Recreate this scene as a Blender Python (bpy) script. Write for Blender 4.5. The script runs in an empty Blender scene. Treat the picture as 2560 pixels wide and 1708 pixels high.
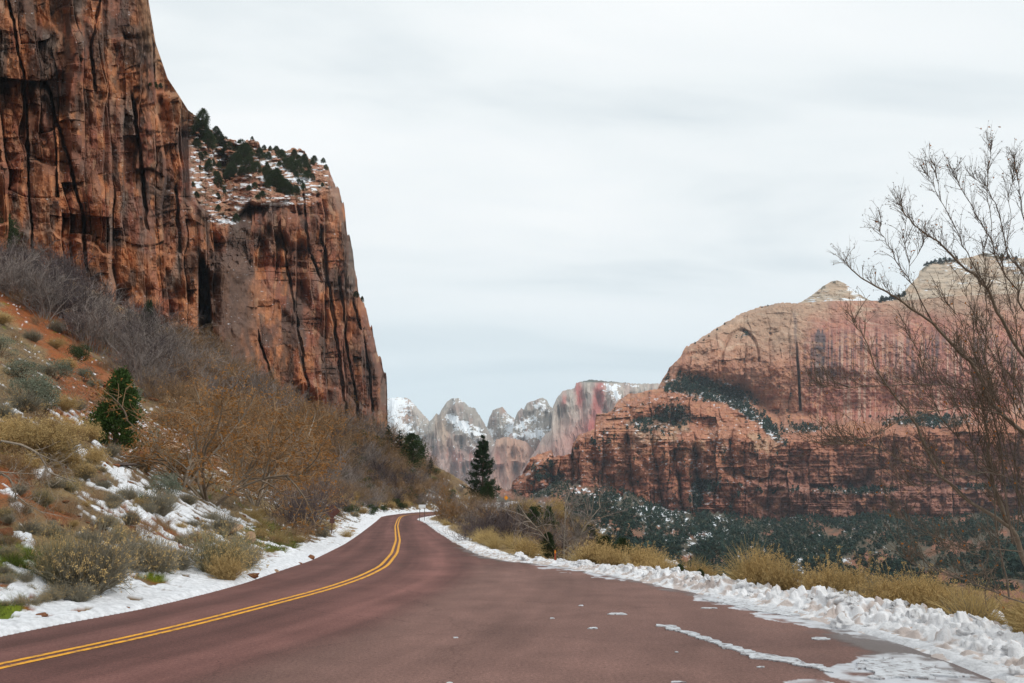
import bpy, math
import numpy as np
from mathutils import Vector, Matrix

R = math.radians
sc = bpy.context.scene
col = sc.collection

# ------------------------------------------------------------------ camera
F, HOR, CAMZ = 2000.0, 1268.0, 1.9            # focal length and horizon row in pixels of the 2560 x 1708 frame
HAZE = 0.000046                                 # density of the air, per metre
PITCH = math.atan((HOR - 854.0) / F)
CP, SP = math.cos(PITCH), math.sin(PITCH)
cam = bpy.data.objects.new('camera', bpy.data.cameras.new('camera'))
col.objects.link(cam)
cam.location = (0, 0, CAMZ)
cam.rotation_euler = (R(90) + PITCH, 0, 0)
cam.data.lens = 36.0 * F / 2560.0
cam.data.sensor_width = 36.0
cam.data.clip_start = 0.1
cam.data.clip_end = 30000
sc.camera = cam

# ------------------------------------------------------------------ sky, sun, exposure
SUN_EL, SUN_AZ = R(40), R(122)                 # the veiled sun stands behind the camera, to the right
w = bpy.data.worlds.new('World')
sc.world = w
w.use_nodes = True
N, L = w.node_tree.nodes, w.node_tree.links
N.clear()
wo = N.new('ShaderNodeOutputWorld')
sky = N.new('ShaderNodeTexSky'); sky.sky_type = 'NISHITA'; sky.sun_disc = False
sky.sun_elevation = SUN_EL; sky.sun_rotation = SUN_AZ
b1 = N.new('ShaderNodeBackground'); b1.inputs[1].default_value = 0.10
L.new(sky.outputs[0], b1.inputs[0])
tc = N.new('ShaderNodeTexCoord')
sep = N.new('ShaderNodeSeparateXYZ'); L.new(tc.outputs['Generated'], sep.inputs[0])
def wmath(op, a, b=None):
    n = N.new('ShaderNodeMath'); n.operation = op
    for i, v in enumerate((a, b)):
        if v is None: continue
        if isinstance(v, (int, float)): n.inputs[i].default_value = v
        else: L.new(v, n.inputs[i])
    return n.outputs[0]
zz = wmath('MAXIMUM', sep.outputs[2], 0.0)
zd = wmath('ADD', zz, 0.22)
cmb = N.new('ShaderNodeCombineXYZ')            # project the direction on a flat cloud deck
L.new(wmath('DIVIDE', sep.outputs[0], zd), cmb.inputs[0]); L.new(wmath('DIVIDE', sep.outputs[1], zd), cmb.inputs[1])
mp = N.new('ShaderNodeMapping'); mp.inputs['Rotation'].default_value = (0, 0, R(14)); mp.inputs['Scale'].default_value = (0.55, 1.5, 1)
L.new(cmb.outputs[0], mp.inputs[0])
n1 = N.new('ShaderNodeTexNoise'); n1.inputs['Scale'].default_value = 1.25; n1.inputs['Detail'].default_value = 6; n1.inputs['Roughness'].default_value = 0.48
n1.inputs['Distortion'].default_value = 0.35
L.new(mp.outputs[0], n1.inputs[0])
cr = N.new('ShaderNodeValToRGB')
e = cr.color_ramp.elements
e[0].position = 0.36; e[0].color = (0.67, 0.735, 0.765, 1)
e[1].position = 0.60; e[1].color = (0.91, 0.932, 0.935, 1)
m_ = e.new(0.48); m_.color = (0.83, 0.872, 0.882, 1)
L.new(n1.outputs[0], cr.inputs[0])
low = N.new('ShaderNodeMix'); low.data_type = 'RGBA'
hz = N.new('ShaderNodeMapRange'); hz.inputs[1].default_value = 0.04; hz.inputs[2].default_value = 0.36; hz.interpolation_type = 'SMOOTHSTEP'
L.new(zz, hz.inputs[0]); L.new(hz.outputs[0], low.inputs[0])
low.inputs[6].default_value = (0.665, 0.775, 0.825, 1)
L.new(cr.outputs[0], low.inputs[7])
b2 = N.new('ShaderNodeBackground'); b2.inputs[1].default_value = 1.15
L.new(low.outputs[2], b2.inputs[0])
mxs = N.new('ShaderNodeMixShader'); mxs.inputs[0].default_value = 0.95
L.new(b1.outputs[0], mxs.inputs[1]); L.new(b2.outputs[0], mxs.inputs[2]); L.new(mxs.outputs[0], wo.inputs[0])

sun = bpy.data.objects.new('sun', bpy.data.lights.new('sun', 'SUN'))
col.objects.link(sun)
sun.data.energy = 1.5
sun.data.angle = R(11)
sun.data.color = (1.0, 0.95, 0.87)
sd = Vector((math.sin(SUN_AZ) * math.cos(SUN_EL), math.cos(SUN_AZ) * math.cos(SUN_EL), math.sin(SUN_EL)))
sun.rotation_euler = sd.to_track_quat('Z', 'Y').to_euler()
sun.location = (30, -40, 60)

sc.view_settings.view_transform = 'Standard'
sc.view_settings.look = 'None'
sc.view_settings.exposure = 0.0
sc.view_settings.gamma = 1.0
sc.view_settings.use_curve_mapping = False
sc.cycles.use_denoising = True
sc.cycles.max_bounces = 6
sc.cycles.diffuse_bounces = 3
sc.cycles.volume_bounces = 1
sc.cycles.transparent_max_bounces = 8

# ------------------------------------------------------------------ noise on arrays
rng = np.random.default_rng(7)
def hsh(ix, iy, s):
    h = ix.astype(np.int32).view(np.uint32) * np.uint32(374761393)
    h += iy.astype(np.int32).view(np.uint32) * np.uint32(668265263)
    h += np.uint32((s * 2246822519) & 0xFFFFFFFF)
    h ^= h >> np.uint32(13); h *= np.uint32(1274126177); h ^= h >> np.uint32(16); h *= np.uint32(2246822519); h ^= h >> np.uint32(15)
    return (h & np.uint32(0xFFFFFF)).astype(np.float32) * np.float32(1 / 16777216)
def vn(x, y, s=0):
    x, y = np.broadcast_arrays(np.asarray(x, float), np.asarray(y, float))
    ix, iy = np.floor(x), np.floor(y)
    fx, fy = x - ix, y - iy
    fx = fx * fx * fx * (fx * (fx * 6 - 15) + 10); fy = fy * fy * fy * (fy * (fy * 6 - 15) + 10)
    a, b = hsh(ix, iy, s), hsh(ix + 1, iy, s)
    c, d = hsh(ix, iy + 1, s), hsh(ix + 1, iy + 1, s)
    return (a + (b - a) * fx + (c - a) * fy + (a - b - c + d) * fx * fy) * 2 - 1
def fbm(x, y, o=4, s=0, g=0.5):
    x = np.asarray(x, float); y = np.asarray(y, float)
    t, a, n = 0, 1.0, 0
    for i in range(o):
        t = t + a * vn(x * 2.03 ** i + i * 17.3, y * 2.03 ** i - i * 9.1, s + i); n += a; a *= g
    return t / n * 1.5
def voro(x, y, s=0, jit=0.9):
    x, y = np.broadcast_arrays(np.asarray(x, float), np.asarray(y, float))
    ix, iy = np.floor(x), np.floor(y)
    f1 = np.full(x.shape, 9.0); f2 = np.full(x.shape, 9.0)
    cx = np.zeros(x.shape); cy = np.zeros(x.shape); ci = np.zeros(x.shape); cj = np.zeros(x.shape)
    for di in (-1, 0, 1):
        for dj in (-1, 0, 1):
            a, b = ix + di, iy + dj
            px = a + 0.5 + (hsh(a, b, s) - 0.5) * jit; py = b + 0.5 + (hsh(a, b, s + 1) - 0.5) * jit
            d = np.hypot(px - x, py - y)
            m = d < f1
            f2 = np.where(m, f1, np.minimum(f2, d)); f1 = np.where(m, d, f1)
            cx = np.where(m, px, cx); cy = np.where(m, py, cy); ci = np.where(m, a, ci); cj = np.where(m, b, cj)
    return f1, f2 - f1, cx, cy, hsh(ci, cj, s + 2), hsh(ci, cj, s + 3)
def bricks(x, y, s=0):
    """jointed rock: columns of uneven width, each broken across at heights of its own.  Returns the column centre, distances to the side and cross joints, two random values"""
    x, y = np.broadcast_arrays(np.asarray(x, float), np.asarray(y, float))
    ix = np.floor(x); zero = np.zeros_like(ix)
    f1 = np.full(x.shape, 9.0); f2 = np.full(x.shape, 9.0); cx = np.zeros(x.shape); ci = np.zeros(x.shape)
    for di in (-1, 0, 1):
        px = ix + di + 0.5 + (hsh(ix + di, zero, s) - 0.5) * 0.8
        d = np.abs(px - x); m = d < f1
        f2 = np.where(m, f1, np.minimum(f2, d)); f1 = np.where(m, d, f1); cx = np.where(m, px, cx); ci = np.where(m, ix + di, ci)
    yy = y * (0.6 + 0.9 * hsh(ci, zero, s + 1)) + 7 * hsh(ci, zero, s + 2)
    j = np.floor(yy); fy = yy - j
    cut = 0.3 * (hsh(ci, j, s + 3) - 0.5)
    return cx, (f2 - f1) * 0.5, np.minimum(fy, 1 - fy), hsh(ci, j, s + 4), hsh(ci, j, s + 5)
def ss(a, b, x):
    t = np.clip((np.asarray(x, float) - a) / (b - a), 0, 1)
    return t * t * (3 - 2 * t)
def band(x, a, b, c, d): return ss(a, b, x) * (1 - ss(c, d, x))
def lerp(a, b, t): return a + (b - a) * t
def blob(u, v, cu, cv, ru, rv, rot=0.0):
    a = R(rot); du, dv = u - cu, v - cv
    x = du * math.cos(a) + dv * math.sin(a); y = -du * math.sin(a) + dv * math.cos(a)
    return np.exp(-((x / ru) ** 2 + (y / rv) ** 2))
def mixc(c, new, t):
    return c + (np.asarray(new, float) - c) * np.asarray(t)[..., None]

# ------------------------------------------------------------------ the view's directions, used to survey real places from the photograph
def kxz(u, v):
    xc = (np.asarray(u, float) - 1280) / F; yc = (854 - np.asarray(v, float)) / F
    d = CP - yc * SP
    return xc / d, (SP + yc * CP) / d
def at(u, v, D):
    kx, kz = kxz(u, v)
    return np.stack(np.broadcast_arrays(kx * D, np.asarray(D, float), CAMZ + kz * D), -1)
def pix(x, y, z):
    y = np.maximum(y, 0.3)
    kz = (z - CAMZ) / y
    yc = (kz * CP - SP) / (CP + kz * SP)
    return 1280 + F * (x / y) * (CP - yc * SP), 854 - F * yc

# ------------------------------------------------------------------ materials
def new_mat(name):
    m = bpy.data.materials.new(name); m.use_nodes = True
    nt = m.node_tree
    return m, nt, nt.nodes['Principled BSDF']
def node(nt, t, **kw):
    n = nt.nodes.new(t)
    for k, v in kw.items():
        if k in n.inputs.keys(): n.inputs[k].default_value = v
        else: setattr(n, k, v)
    return n
def surf(name, color=None, rough=0.9, spec=0.2, attr=None, nscale=3.0, namp=0.25, bump=0.0, bscale=8.0, bdist=0.1, stretch=(1, 1, 1), trans=0.0, var=0.0, detail=8, metallic=0.0, wear=None):
    """diffuse surface: colour (or the mesh's own stored colour) broken up by noise, with bump"""
    m, nt, p = new_mat(name)
    p.inputs['Roughness'].default_value = rough
    p.inputs['Specular IOR Level'].default_value = spec
    p.inputs['Metallic'].default_value = metallic
    lk = nt.links.new
    geo = node(nt, 'ShaderNodeTexCoord')
    mpn = node(nt, 'ShaderNodeMapping'); mpn.inputs['Scale'].default_value = stretch
    lk(geo.outputs['Object'], mpn.inputs[0])
    if attr:
        a = node(nt, 'ShaderNodeAttribute', attribute_name=attr); base = a.outputs['Color']
    else:
        a = node(nt, 'ShaderNodeRGB'); a.outputs[0].default_value = (*color, 1); base = a.outputs[0]
    n = node(nt, 'ShaderNodeTexNoise', Scale=nscale, Detail=detail, Roughness=0.65)
    lk(mpn.outputs[0], n.inputs['Vector'])
    mr = node(nt, 'ShaderNodeMapRange'); mr.inputs[1].default_value = 0.25; mr.inputs[2].default_value = 0.75
    mr.inputs[3].default_value = 1 - namp; mr.inputs[4].default_value = 1 + namp
    lk(n.outputs[0], mr.inputs[0])
    val = mr.outputs[0]
    if var:                                       # each plant a little lighter or darker than the next
        oi = node(nt, 'ShaderNodeObjectInfo')
        m2 = node(nt, 'ShaderNodeMapRange'); m2.inputs[3].default_value = 1 - var; m2.inputs[4].default_value = 1 + var
        lk(oi.outputs['Random'], m2.inputs[0])
        mm = node(nt, 'ShaderNodeMath', operation='MULTIPLY'); lk(val, mm.inputs[0]); lk(m2.outputs[0], mm.inputs[1]); val = mm.outputs[0]
    mul = node(nt, 'ShaderNodeVectorMath', operation='SCALE')
    lk(base, mul.inputs[0]); lk(val, mul.inputs['Scale'])
    lk(mul.outputs[0], p.inputs['Base Color'])
    if wear:                                      # patches where what lies beneath shows through
        wc, ws, w0, w1 = wear
        nw = node(nt, 'ShaderNodeTexNoise', Scale=ws, Detail=9, Roughness=0.72); lk(mpn.outputs[0], nw.inputs['Vector'])
        mw = node(nt, 'ShaderNodeMapRange'); mw.inputs[1].default_value = w0; mw.inputs[2].default_value = w1; lk(nw.outputs[0], mw.inputs[0])
        mxc = node(nt, 'ShaderNodeMix', data_type='RGBA'); lk(mw.outputs[0], mxc.inputs[0]); lk(mul.outputs[0], mxc.inputs[6]); mxc.inputs[7].default_value = (*wc, 1)
        lk(mxc.outputs[2], p.inputs['Base Color'])
    if bump:
        nb = node(nt, 'ShaderNodeTexNoise', Scale=bscale, Detail=8, Roughness=0.7)
        lk(mpn.outputs[0], nb.inputs['Vector'])
        bp = node(nt, 'ShaderNodeBump', Strength=bump, Distance=bdist)
        lk(nb.outputs[0], bp.inputs['Height']); lk(bp.outputs[0], p.inputs['Normal'])
    if trans:
        tr = node(nt, 'ShaderNodeBsdfTranslucent'); lk(mul.outputs[0], tr.inputs[0])
        mx = node(nt, 'ShaderNodeMixShader'); mx.inputs[0].default_value = trans
        lk(p.outputs[0], mx.inputs[1]); lk(tr.outputs[0], mx.inputs[2])
        lk(mx.outputs[0], nt.nodes['Material Output'].inputs[0])
    return m
M = {}
M['near_rock'] = surf('layered_sandstone', attr='col', nscale=0.35, namp=0.32, bump=0.6, bscale=0.5, bdist=0.7, stretch=(1, 1, 1.3))
M['mid_rock'] = surf('far_sandstone', attr='col', nscale=0.07, namp=0.25, bump=0.5, bscale=0.12, bdist=3.0, stretch=(1, 1, 1.2))
M['far_rock'] = surf('mountain_rock', attr='col', nscale=0.03, namp=0.12, bump=0.4, bscale=0.03, bdist=8.0, stretch=(1, 1, 0.5))
M['ground'] = surf('hillside_soil', attr='col', nscale=7.0, namp=0.3, bump=0.8, bscale=9.0, bdist=0.10)
M['snow'] = surf('ploughed_snow', attr='col', rough=0.6, spec=0.3, nscale=3.0, namp=0.06, bump=0.7, bscale=22.0, bdist=0.03, wear=((0.50, 0.40, 0.34), 5.0, 0.56, 0.80))
M['icy'] = surf('icy_snow_film', (0.58, 0.60, 0.63), rough=0.5, spec=0.3, nscale=7.0, namp=0.36, bump=0.3, bscale=30, bdist=0.01, detail=10, wear=((0.16, 0.13, 0.13), 9.0, 0.50, 0.62))
M['yellow'] = surf('yellow_road_paint', (0.80, 0.37, 0.03), rough=0.75, spec=0.25, nscale=5.0, namp=0.25, wear=((0.15, 0.09, 0.07), 7.0, 0.50, 0.66))
M['rock'] = surf('red_boulder', (0.30, 0.125, 0.06), nscale=2.2, namp=0.5, bump=0.9, bscale=5, bdist=0.12)
M['pale_rock'] = surf('pale_boulder', (0.42, 0.27, 0.17), nscale=2.0, namp=0.4, bump=0.8, bscale=5, bdist=0.1)
M['grey_rock'] = surf('dark_slab_rock', (0.10, 0.075, 0.065), nscale=1.5, namp=0.4, bump=0.8, bscale=4, bdist=0.1)
M['far_boulder'] = surf('fallen_boulder', (0.42, 0.23, 0.14), nscale=0.3, namp=0.4, bump=0.8, bscale=0.5, bdist=1.0)
# plants
M['grey_twig'] = surf('grey_twig', (0.215, 0.178, 0.160), var=0.25, namp=0.3)
M['purple_twig'] = surf('purple_grey_twig', (0.105, 0.082, 0.082), var=0.22, namp=0.3)
M['brown_twig'] = surf('brown_twig', (0.245, 0.158, 0.090), var=0.28, namp=0.3)
M['rust_leaf'] = surf('withered_rust_leaf', (0.40, 0.19, 0.06), trans=0.3, var=0.25, namp=0.3)
M['bark'] = surf('rough_bark', (0.085, 0.06, 0.045), namp=0.4, nscale=20, bump=0.6, bscale=30, bdist=0.02)
M['pale_bark'] = surf('pale_grey_bark', (0.27, 0.225, 0.18), namp=0.35, nscale=16, bump=0.5, bscale=30, bdist=0.01)
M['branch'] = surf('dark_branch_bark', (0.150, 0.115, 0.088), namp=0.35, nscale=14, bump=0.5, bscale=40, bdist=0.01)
M['grey_branch'] = surf('grey_branch_bark', (0.20, 0.155, 0.115), namp=0.35, nscale=14, bump=0.5, bscale=40, bdist=0.01)  # bark of its own paler grey-brown, for trunks
M['bud'] = surf('dark_bud', (0.10, 0.045, 0.025), namp=0.3)
M['orange_leaf'] = surf('orange_leaf', (0.46, 0.17, 0.035), trans=0.3, namp=0.3)
M['juniper'] = surf('juniper_needles', (0.045, 0.068, 0.028), trans=0.15, var=0.25, namp=0.45, nscale=4)
M['bright_juniper'] = surf('fresh_juniper_needles', (0.050, 0.088, 0.022), trans=0.15, namp=0.45, nscale=4)
M['pine'] = surf('pine_needles', (0.036, 0.060, 0.034), trans=0.15, namp=0.45, nscale=3)
M['far_juniper'] = surf('canyon_juniper', (0.024, 0.048, 0.037), var=0.35, namp=0.6, nscale=0.09)
M['far_juniper_olive'] = surf('canyon_juniper_olive', (0.042, 0.056, 0.034), namp=0.6, nscale=0.09)
M['far_scrub'] = surf('canyon_scrub', (0.075, 0.066, 0.055), namp=0.5, nscale=0.09)
M['sage'] = surf('sage_leaf', (0.205, 0.225, 0.165), trans=0.2, var=0.15, namp=0.4, nscale=6)
M['brush'] = surf('brush_stem', (0.235, 0.212, 0.130), var=0.18, namp=0.35, nscale=5)
M['grey_brush'] = surf('grey_brush_stem', (0.225, 0.203, 0.152), var=0.16, namp=0.35, nscale=5)
M['gold_brush'] = surf('golden_brush_stem', (0.33, 0.225, 0.100), var=0.2, namp=0.35, nscale=5)
M['seed'] = surf('dry_seed_head', (0.52, 0.37, 0.165), trans=0.2, var=0.15, namp=0.35, nscale=8)
M['straw'] = surf('dry_straw', (0.47, 0.345, 0.155), trans=0.2, var=0.15, namp=0.3, nscale=6)
M['moss'] = surf('green_tuft', (0.115, 0.145, 0.028), trans=0.2, var=0.2, namp=0.4, nscale=6)
# signs
M['white_metal'] = surf('white_sign_face', (0.75, 0.77, 0.78), rough=0.5, namp=0.06)
M['orange_metal'] = surf('orange_sign_face', (0.75, 0.27, 0.02), rough=0.5, namp=0.06)
M['rust_metal'] = surf('rusty_brown_paint', (0.115, 0.045, 0.035), rough=0.7, namp=0.3, nscale=6)
M['post'] = surf('weathered_post', (0.09, 0.075, 0.065), rough=0.8, namp=0.3)
M['red_post'] = surf('faded_red_marker', (0.36, 0.085, 0.045), rough=0.7, namp=0.2)
M['black'] = surf('black_lettering', (0.02, 0.02, 0.02), rough=0.6, namp=0.1)

# ------------------------------------------------------------------ mesh helpers
def make_mesh(name, V, faces, mats, mat_idx=None, attrs=None, smooth=True):
    """V (n,3); faces: list of (k,3) or (k,4) index arrays"""
    me = bpy.data.meshes.new(name)
    V = np.ascontiguousarray(V, dtype=np.float32)
    me.vertices.add(len(V)); me.vertices.foreach_set('co', V.ravel())
    faces = [f for f in faces if len(f)]
    loops = np.concatenate([f.ravel() for f in faces]).astype(np.int32)
    sizes = np.concatenate([np.full(len(f), f.shape[1]) for f in faces]).astype(np.int32)
    starts = np.concatenate([[0], np.cumsum(sizes)[:-1]]).astype(np.int32)
    me.loops.add(len(loops)); me.loops.foreach_set('vertex_index', loops)
    me.polygons.add(len(sizes)); me.polygons.foreach_set('loop_start', starts); me.polygons.foreach_set('loop_total', sizes)
    for m in (mats if isinstance(mats, (list, tuple)) else [mats]): me.materials.append(m)
    if mat_idx is not None: me.polygons.foreach_set('material_index', mat_idx.astype(np.int32))
    me.update(calc_edges=True)
    me.polygons.foreach_set('use_smooth', np.full(len(sizes), smooth))
    for k, a in (attrs or {}).items():
        a = np.asarray(a, np.float32)
        if a.ndim == 2:
            at_ = me.attributes.new(k, 'FLOAT_COLOR', 'POINT')
            at_.data.foreach_set('color', np.concatenate([a, np.ones((len(a), 1), np.float32)], 1).ravel())
        else:
            at_ = me.attributes.new(k, 'FLOAT', 'POINT'); at_.data.foreach_set('value', a)
    return me
def add(name, me, parent=None, **props):
    o = bpy.data.objects.new(name, me); col.objects.link(o)
    if parent: o.parent = parent
    for k, v in props.items(): o[k] = v
    return o
def thing(name, label, cat, loc=(0, 0, 0), rotz=0.0, scale=None, group=None):
    o = bpy.data.objects.new(name, None); col.objects.link(o)
    o.location = loc; o.rotation_euler = (0, 0, rotz); o.empty_display_size = 0.2
    if scale is not None: o.scale = scale
    o['label'] = label; o['category'] = cat
    if group: o['group'] = group
    return o
def grid_faces(ny, nx):
    i = np.arange(ny * nx).reshape(ny, nx)
    return np.stack([i[:-1, :-1].ravel(), i[:-1, 1:].ravel(), i[1:, 1:].ravel(), i[1:, :-1].ravel()], 1)
class MB:
    """collects triangles and quads from arrays"""
    def __init__(s): s.V = []; s.F = []; s.n = 0
    def put(s, V, F):
        s.V.append(np.asarray(V, float)); s.F.append(np.asarray(F) + s.n); s.n += len(V)
    def mesh(s, name, mat, smooth=True):
        return make_mesh(name, np.concatenate(s.V), s.F, mat, smooth=smooth)
def unit(a): return a / np.maximum(np.linalg.norm(a, axis=-1, keepdims=True), 1e-9)

# ------------------------------------------------------------------ relief: a rock mass surveyed column by column, with real depth behind it
def relief(name, u0, u1, nu, nv, vtop, vbot, depth, colour, mat, back=0.12, label=None, tpow=1.0):
    u = np.linspace(u0, u1, nu)[None, :]
    t = (np.linspace(0, 1, nv) ** tpow)[:, None]
    vt, vb = vtop(u), vbot(u)
    v = vb + (np.minimum(vt, vb - 1) - vb) * t
    U = np.broadcast_to(u, v.shape)
    D = depth(U, v)
    kx, kz = kxz(U, v)
    P = np.stack([kx * D, D, CAMZ + kz * D], -1)
    C = colour(U, v, D)
    # body behind the visible face
    r1 = P[-1] * 1; r1[:, 1] *= 1 + back * 0.35; r1[:, 0] *= 1 + back * 0.35; r1[:, 2] -= 0.004 * P[-1][:, 1]
    r2 = P[-1] * 1; r2[:, 1] *= 1 + back; r2[:, 0] *= 1 + back; r2[:, 2] = P[0][:, 2]
    P = np.concatenate([P, r1[None], r2[None]], 0); C = np.concatenate([C, C[-1:], C[-1:]], 0)
    cl = P[:, :1].copy(); cl[..., :2] *= 1 + back; cr_ = P[:, -1:].copy(); cr_[..., :2] *= 1 + back
    cr_[..., 2] -= 0.004 * cr_[..., 1]
    P = np.concatenate([cl, P, cr_], 1); C = np.concatenate([C[:, :1], C, C[:, -1:]], 1)
    ny, nx = P.shape[:2]
    me = make_mesh(name, P.reshape(-1, 3), [grid_faces(ny, nx)], mat, attrs={'col': np.clip(C, 0.01, 0.95).reshape(-1, 3)}, smooth=False)
    return add(name, me, kind='structure')
def pl(pts):
    a = np.array(pts, float)
    return lambda x: np.interp(x, a[:, 0], a[:, 1])

# ================================================================== LEFT CLIFF
lc_top = pl([(-260, -260), (340, -260), (366, -60), (371, 0), (389, 108), (419, 196), (448, 240), (470, 275), (492, 292), (519, 322), (548, 338), (560, 347), (575, 346), (600, 358),
             (632, 349), (648, 360), (655, 376), (690, 372), (720, 378), (738, 370), (757, 374), (772, 398), (800, 408), (818, 414), (832, 440), (845, 470), (855, 492),
             (863, 540), (876, 600), (884, 640), (890, 690), (893, 705), (897, 735), (908, 752), (916, 775), (922, 800), (932, 835), (945, 880), (958, 920), (966, 945), (968, 1000), (969, 1090), (975, 1092)])
lc_bot = pl([(-260, 760), (0, 780), (260, 850), (436, 960), (650, 1045), (850, 1150), (975, 1160)])
lc_front = pl([(0, 371), (108, 389), (196, 419), (280, 466), (400, 468), (500, 474), (600, 488), (700, 497), (2000, 497)])   # right edge of the near buttress, by row
def lc_wall(u, v):
    kx, kz = kxz(u, v)
    z0 = 110 / np.maximum(-kx, 0.12) * kz
    lean = np.where(z0 > 58, 0.18, 0.0)
    D = (110 - lean * 58.1) / np.maximum(-kx - lean * np.maximum(kz, 0), 0.13)
    return np.clip(D, 90, 720)
def lc_mass(u, v):
    D = lc_wall(u, v)
    ub = lc_front(v)
    right = ss(-3, 5, u - ub)
    D = D * (1 + 0.24 * right * (1 - ss(470, 720, u)))
    rim = np.interp(u, [460, 530, 560, 620, 790, 830, 860], [470, 545, 575, 512, 505, 470, 470])
    D = D * (1 + 0.42 * right * np.clip((rim - v) / 140, 0, 1) ** 1.1)      # the snowy terrace leans back
    return D
def lc_depth(u, v):
    wu = u + 9 * fbm(u / 70, v / 110, 2, 11) - 0.05 * v; wv = v + 16 * fbm(u / 90, v / 80, 2, 21)
    terr = ss(0, 30, u - lc_front(v)) * ss(12, -12, v - np.interp(u, [460, 530, 560, 620, 790, 830, 860], [470, 545, 575, 512, 505, 470, 470])) * ss(870, 830, u)
    # three sizes of jointed block: every block squares up its face, as broken sandstone does
    uu, extra, crack = wu, 0, 0
    butt = ss(90, 50, np.abs(u - 566)) * ss(612, 672, v - 26 * ((u - 560) / 62) ** 2) * ss(1010, 900, v)      # the smooth dark buttress
    calm = (0.30 + 0.80 * ss(-0.35, 0.4, fbm(u / 85, v / 130, 3, 33))) * (1 - 0.5 * butt)
    for (wx, wy, q, sd_, amp) in [(125, 420, 0.6, 29, 0.055), (48, 190, 0.62, 31, 0.026), (20, 80, 0.28, 41, 0.005)]:
        cx, ex, ey, r1, r2 = bricks(wu / wx + 0.25 * vn(u / (3 * wx), v / wy, sd_ + 7), wv / wy, sd_)
        uu = uu + q * (cx * wx - wu) * 0.7
        extra = extra + amp * (r1 - 0.5) * 2 + amp * 0.9 * (r2 - 0.5) * np.clip(0.5 - ey, 0, 0.5)
        crack = crack + amp * 0.32 * np.exp(-(ex / 0.03) ** 2) * (r2 > 0.62) + amp * 0.16 * np.exp(-(ey / 0.02) ** 2) * (r1 > 0.6)
    f1, e, cx, cy, r1, r2 = voro(wu / 10, wv / 24, 51)
    extra = extra + 0.0022 * (r1 - 0.5) * 2 + 0.0025 * (r2 - 0.5) * (wv / 24 - cy) * 2
    extra, crack = extra * calm, crack * calm
    k = 1 - 0.8 * terr
    D = lc_mass(lerp(u, uu, k * (1 - .45 * butt)), v)
    # bedding ledges
    bed = vn(u / 240, v / 15 + 1.3 * fbm(u / 160, v / 80, 2, 61), 62)
    D = D * (1 + k * (extra + crack) + 0.0028 * k * calm * np.where(bed > 0.2, 1, -0.3) * ss(-0.5, 0.6, fbm(u / 130, v / 110, 3, 63)))
    D = D * (1 + 0.003 * fbm(u / 16, v / 20, 4, 71) + 0.012 * fbm(u / 120, v / 170, 3, 73))
    D = D * (1 + terr * (0.03 * fbm(u / 24, v / 12, 4, 75) + 0.012 * (voro(u / 16, v / 9, 77)[4] - .5)))
    # ledges that step the wall back
    for i_, (v0, am, tl) in enumerate([(120, .022, .10), (300, .018, .16), (470, .022, .20), (640, .02, .24), (760, .022, .22), (900, .016, .2)]):
        ln = v0 + tl * (u - 400) + 34 * fbm(u / 70, u * 0 + i_ * 5.0, 3, 78 + i_)
        D = D * (1 + k * am * ss(-.2, .3, vn(u / 110, u * 0 + i_ * 3.0, 88)) * ss(5, -5, v - ln))
    # dark rounded pillar standing forward, with the black cleft on its left
    pu = u + 9 * fbm(u / 30, v / 45, 3, 83)
    pil = np.where(pu < 565, np.sqrt(np.clip(1 - ((pu - 565) / 62) ** 2, 0, 1)), np.exp(-(np.maximum(pu - 565, 0) / 66) ** 2)) * ss(612, 672, v - 30 * ((pu - 560) / 62) ** 2 + 7 * fbm(u / 14, v / 14, 3, 84)) * ss(1010, 930, v)
    D = D * (1 - 0.16 * pil)
    cap = np.sqrt(np.clip(1 - ((u - 553) / 28) ** 2 - ((v - 585) / 22) ** 4, 0, 1))
    D = D * (1 - 0.035 * cap)
    wd = np.interp(v, [620, 680, 800, 900, 960], [3, 12, 17, 20, 12])
    cl = ss(1.15, 0.7, np.abs(u - np.interp(v, [620, 700, 820, 900], [503, 508, 513, 520])) / wd) * ss(632, 660, v) * ss(960, 900, v)
    D = D * (1 + 0.30 * cl)
    # other long clefts seen in the face
    for (pts, wdt, dep) in [([(22, 0), (62, 210), (70, 420), (82, 640)], 4, .07), ([(118, 210), (150, 330), (178, 420), (208, 540), (216, 690)], 5, .07), ([(330, 240), (352, 400), (366, 575)], 6, .06),
                            ([(440, 470), (446, 560), (452, 640)], 5, .05), ([(250, 0), (228, 120), (240, 230)], 5, .05), ([(700, 560), (735, 760), (775, 1000)], 4, .04), ([(800, 560), (830, 760), (870, 1080)], 5, .05),
                            ([(755, 450), (770, 620), (800, 700)], 4, .04), ([(640, 820), (665, 900), (690, 980)], 4, .04), ([(885, 760), (920, 900), (935, 1080)], 4, .05), ([(850, 700), (866, 850), (900, 1080)], 4, .05)]:
        a = np.array(pts, float)
        du = np.abs(u + 3 * fbm(u / 20, v / 26, 2, 91) - np.interp(v, a[:, 1], a[:, 0]))
        D = D * (1 + .55 * dep * ss(wdt * 1.1, wdt * 0.3, du) * band(v, a[0, 1] - 20, a[0, 1] + 20, a[-1, 1] - 20, a[-1, 1] + 10))
    # rounding towards the far end
    edge = np.interp(v, [405, 500, 640, 700, 760, 880, 960, 1100], [818, 856, 884, 893, 912, 945, 966, 970])
    D = D * (1 + 0.10 * ss(26, 0, edge - u) ** 2)
    return D
def lc_terrace(u, v):
    rim = np.interp(u, [460, 530, 560, 620, 790, 830, 860], [470, 545, 575, 512, 505, 470, 470])
    return ss(0, 14, u - lc_front(v)) * ss(6, -14, v - rim) * ss(845, 815, u)
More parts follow.
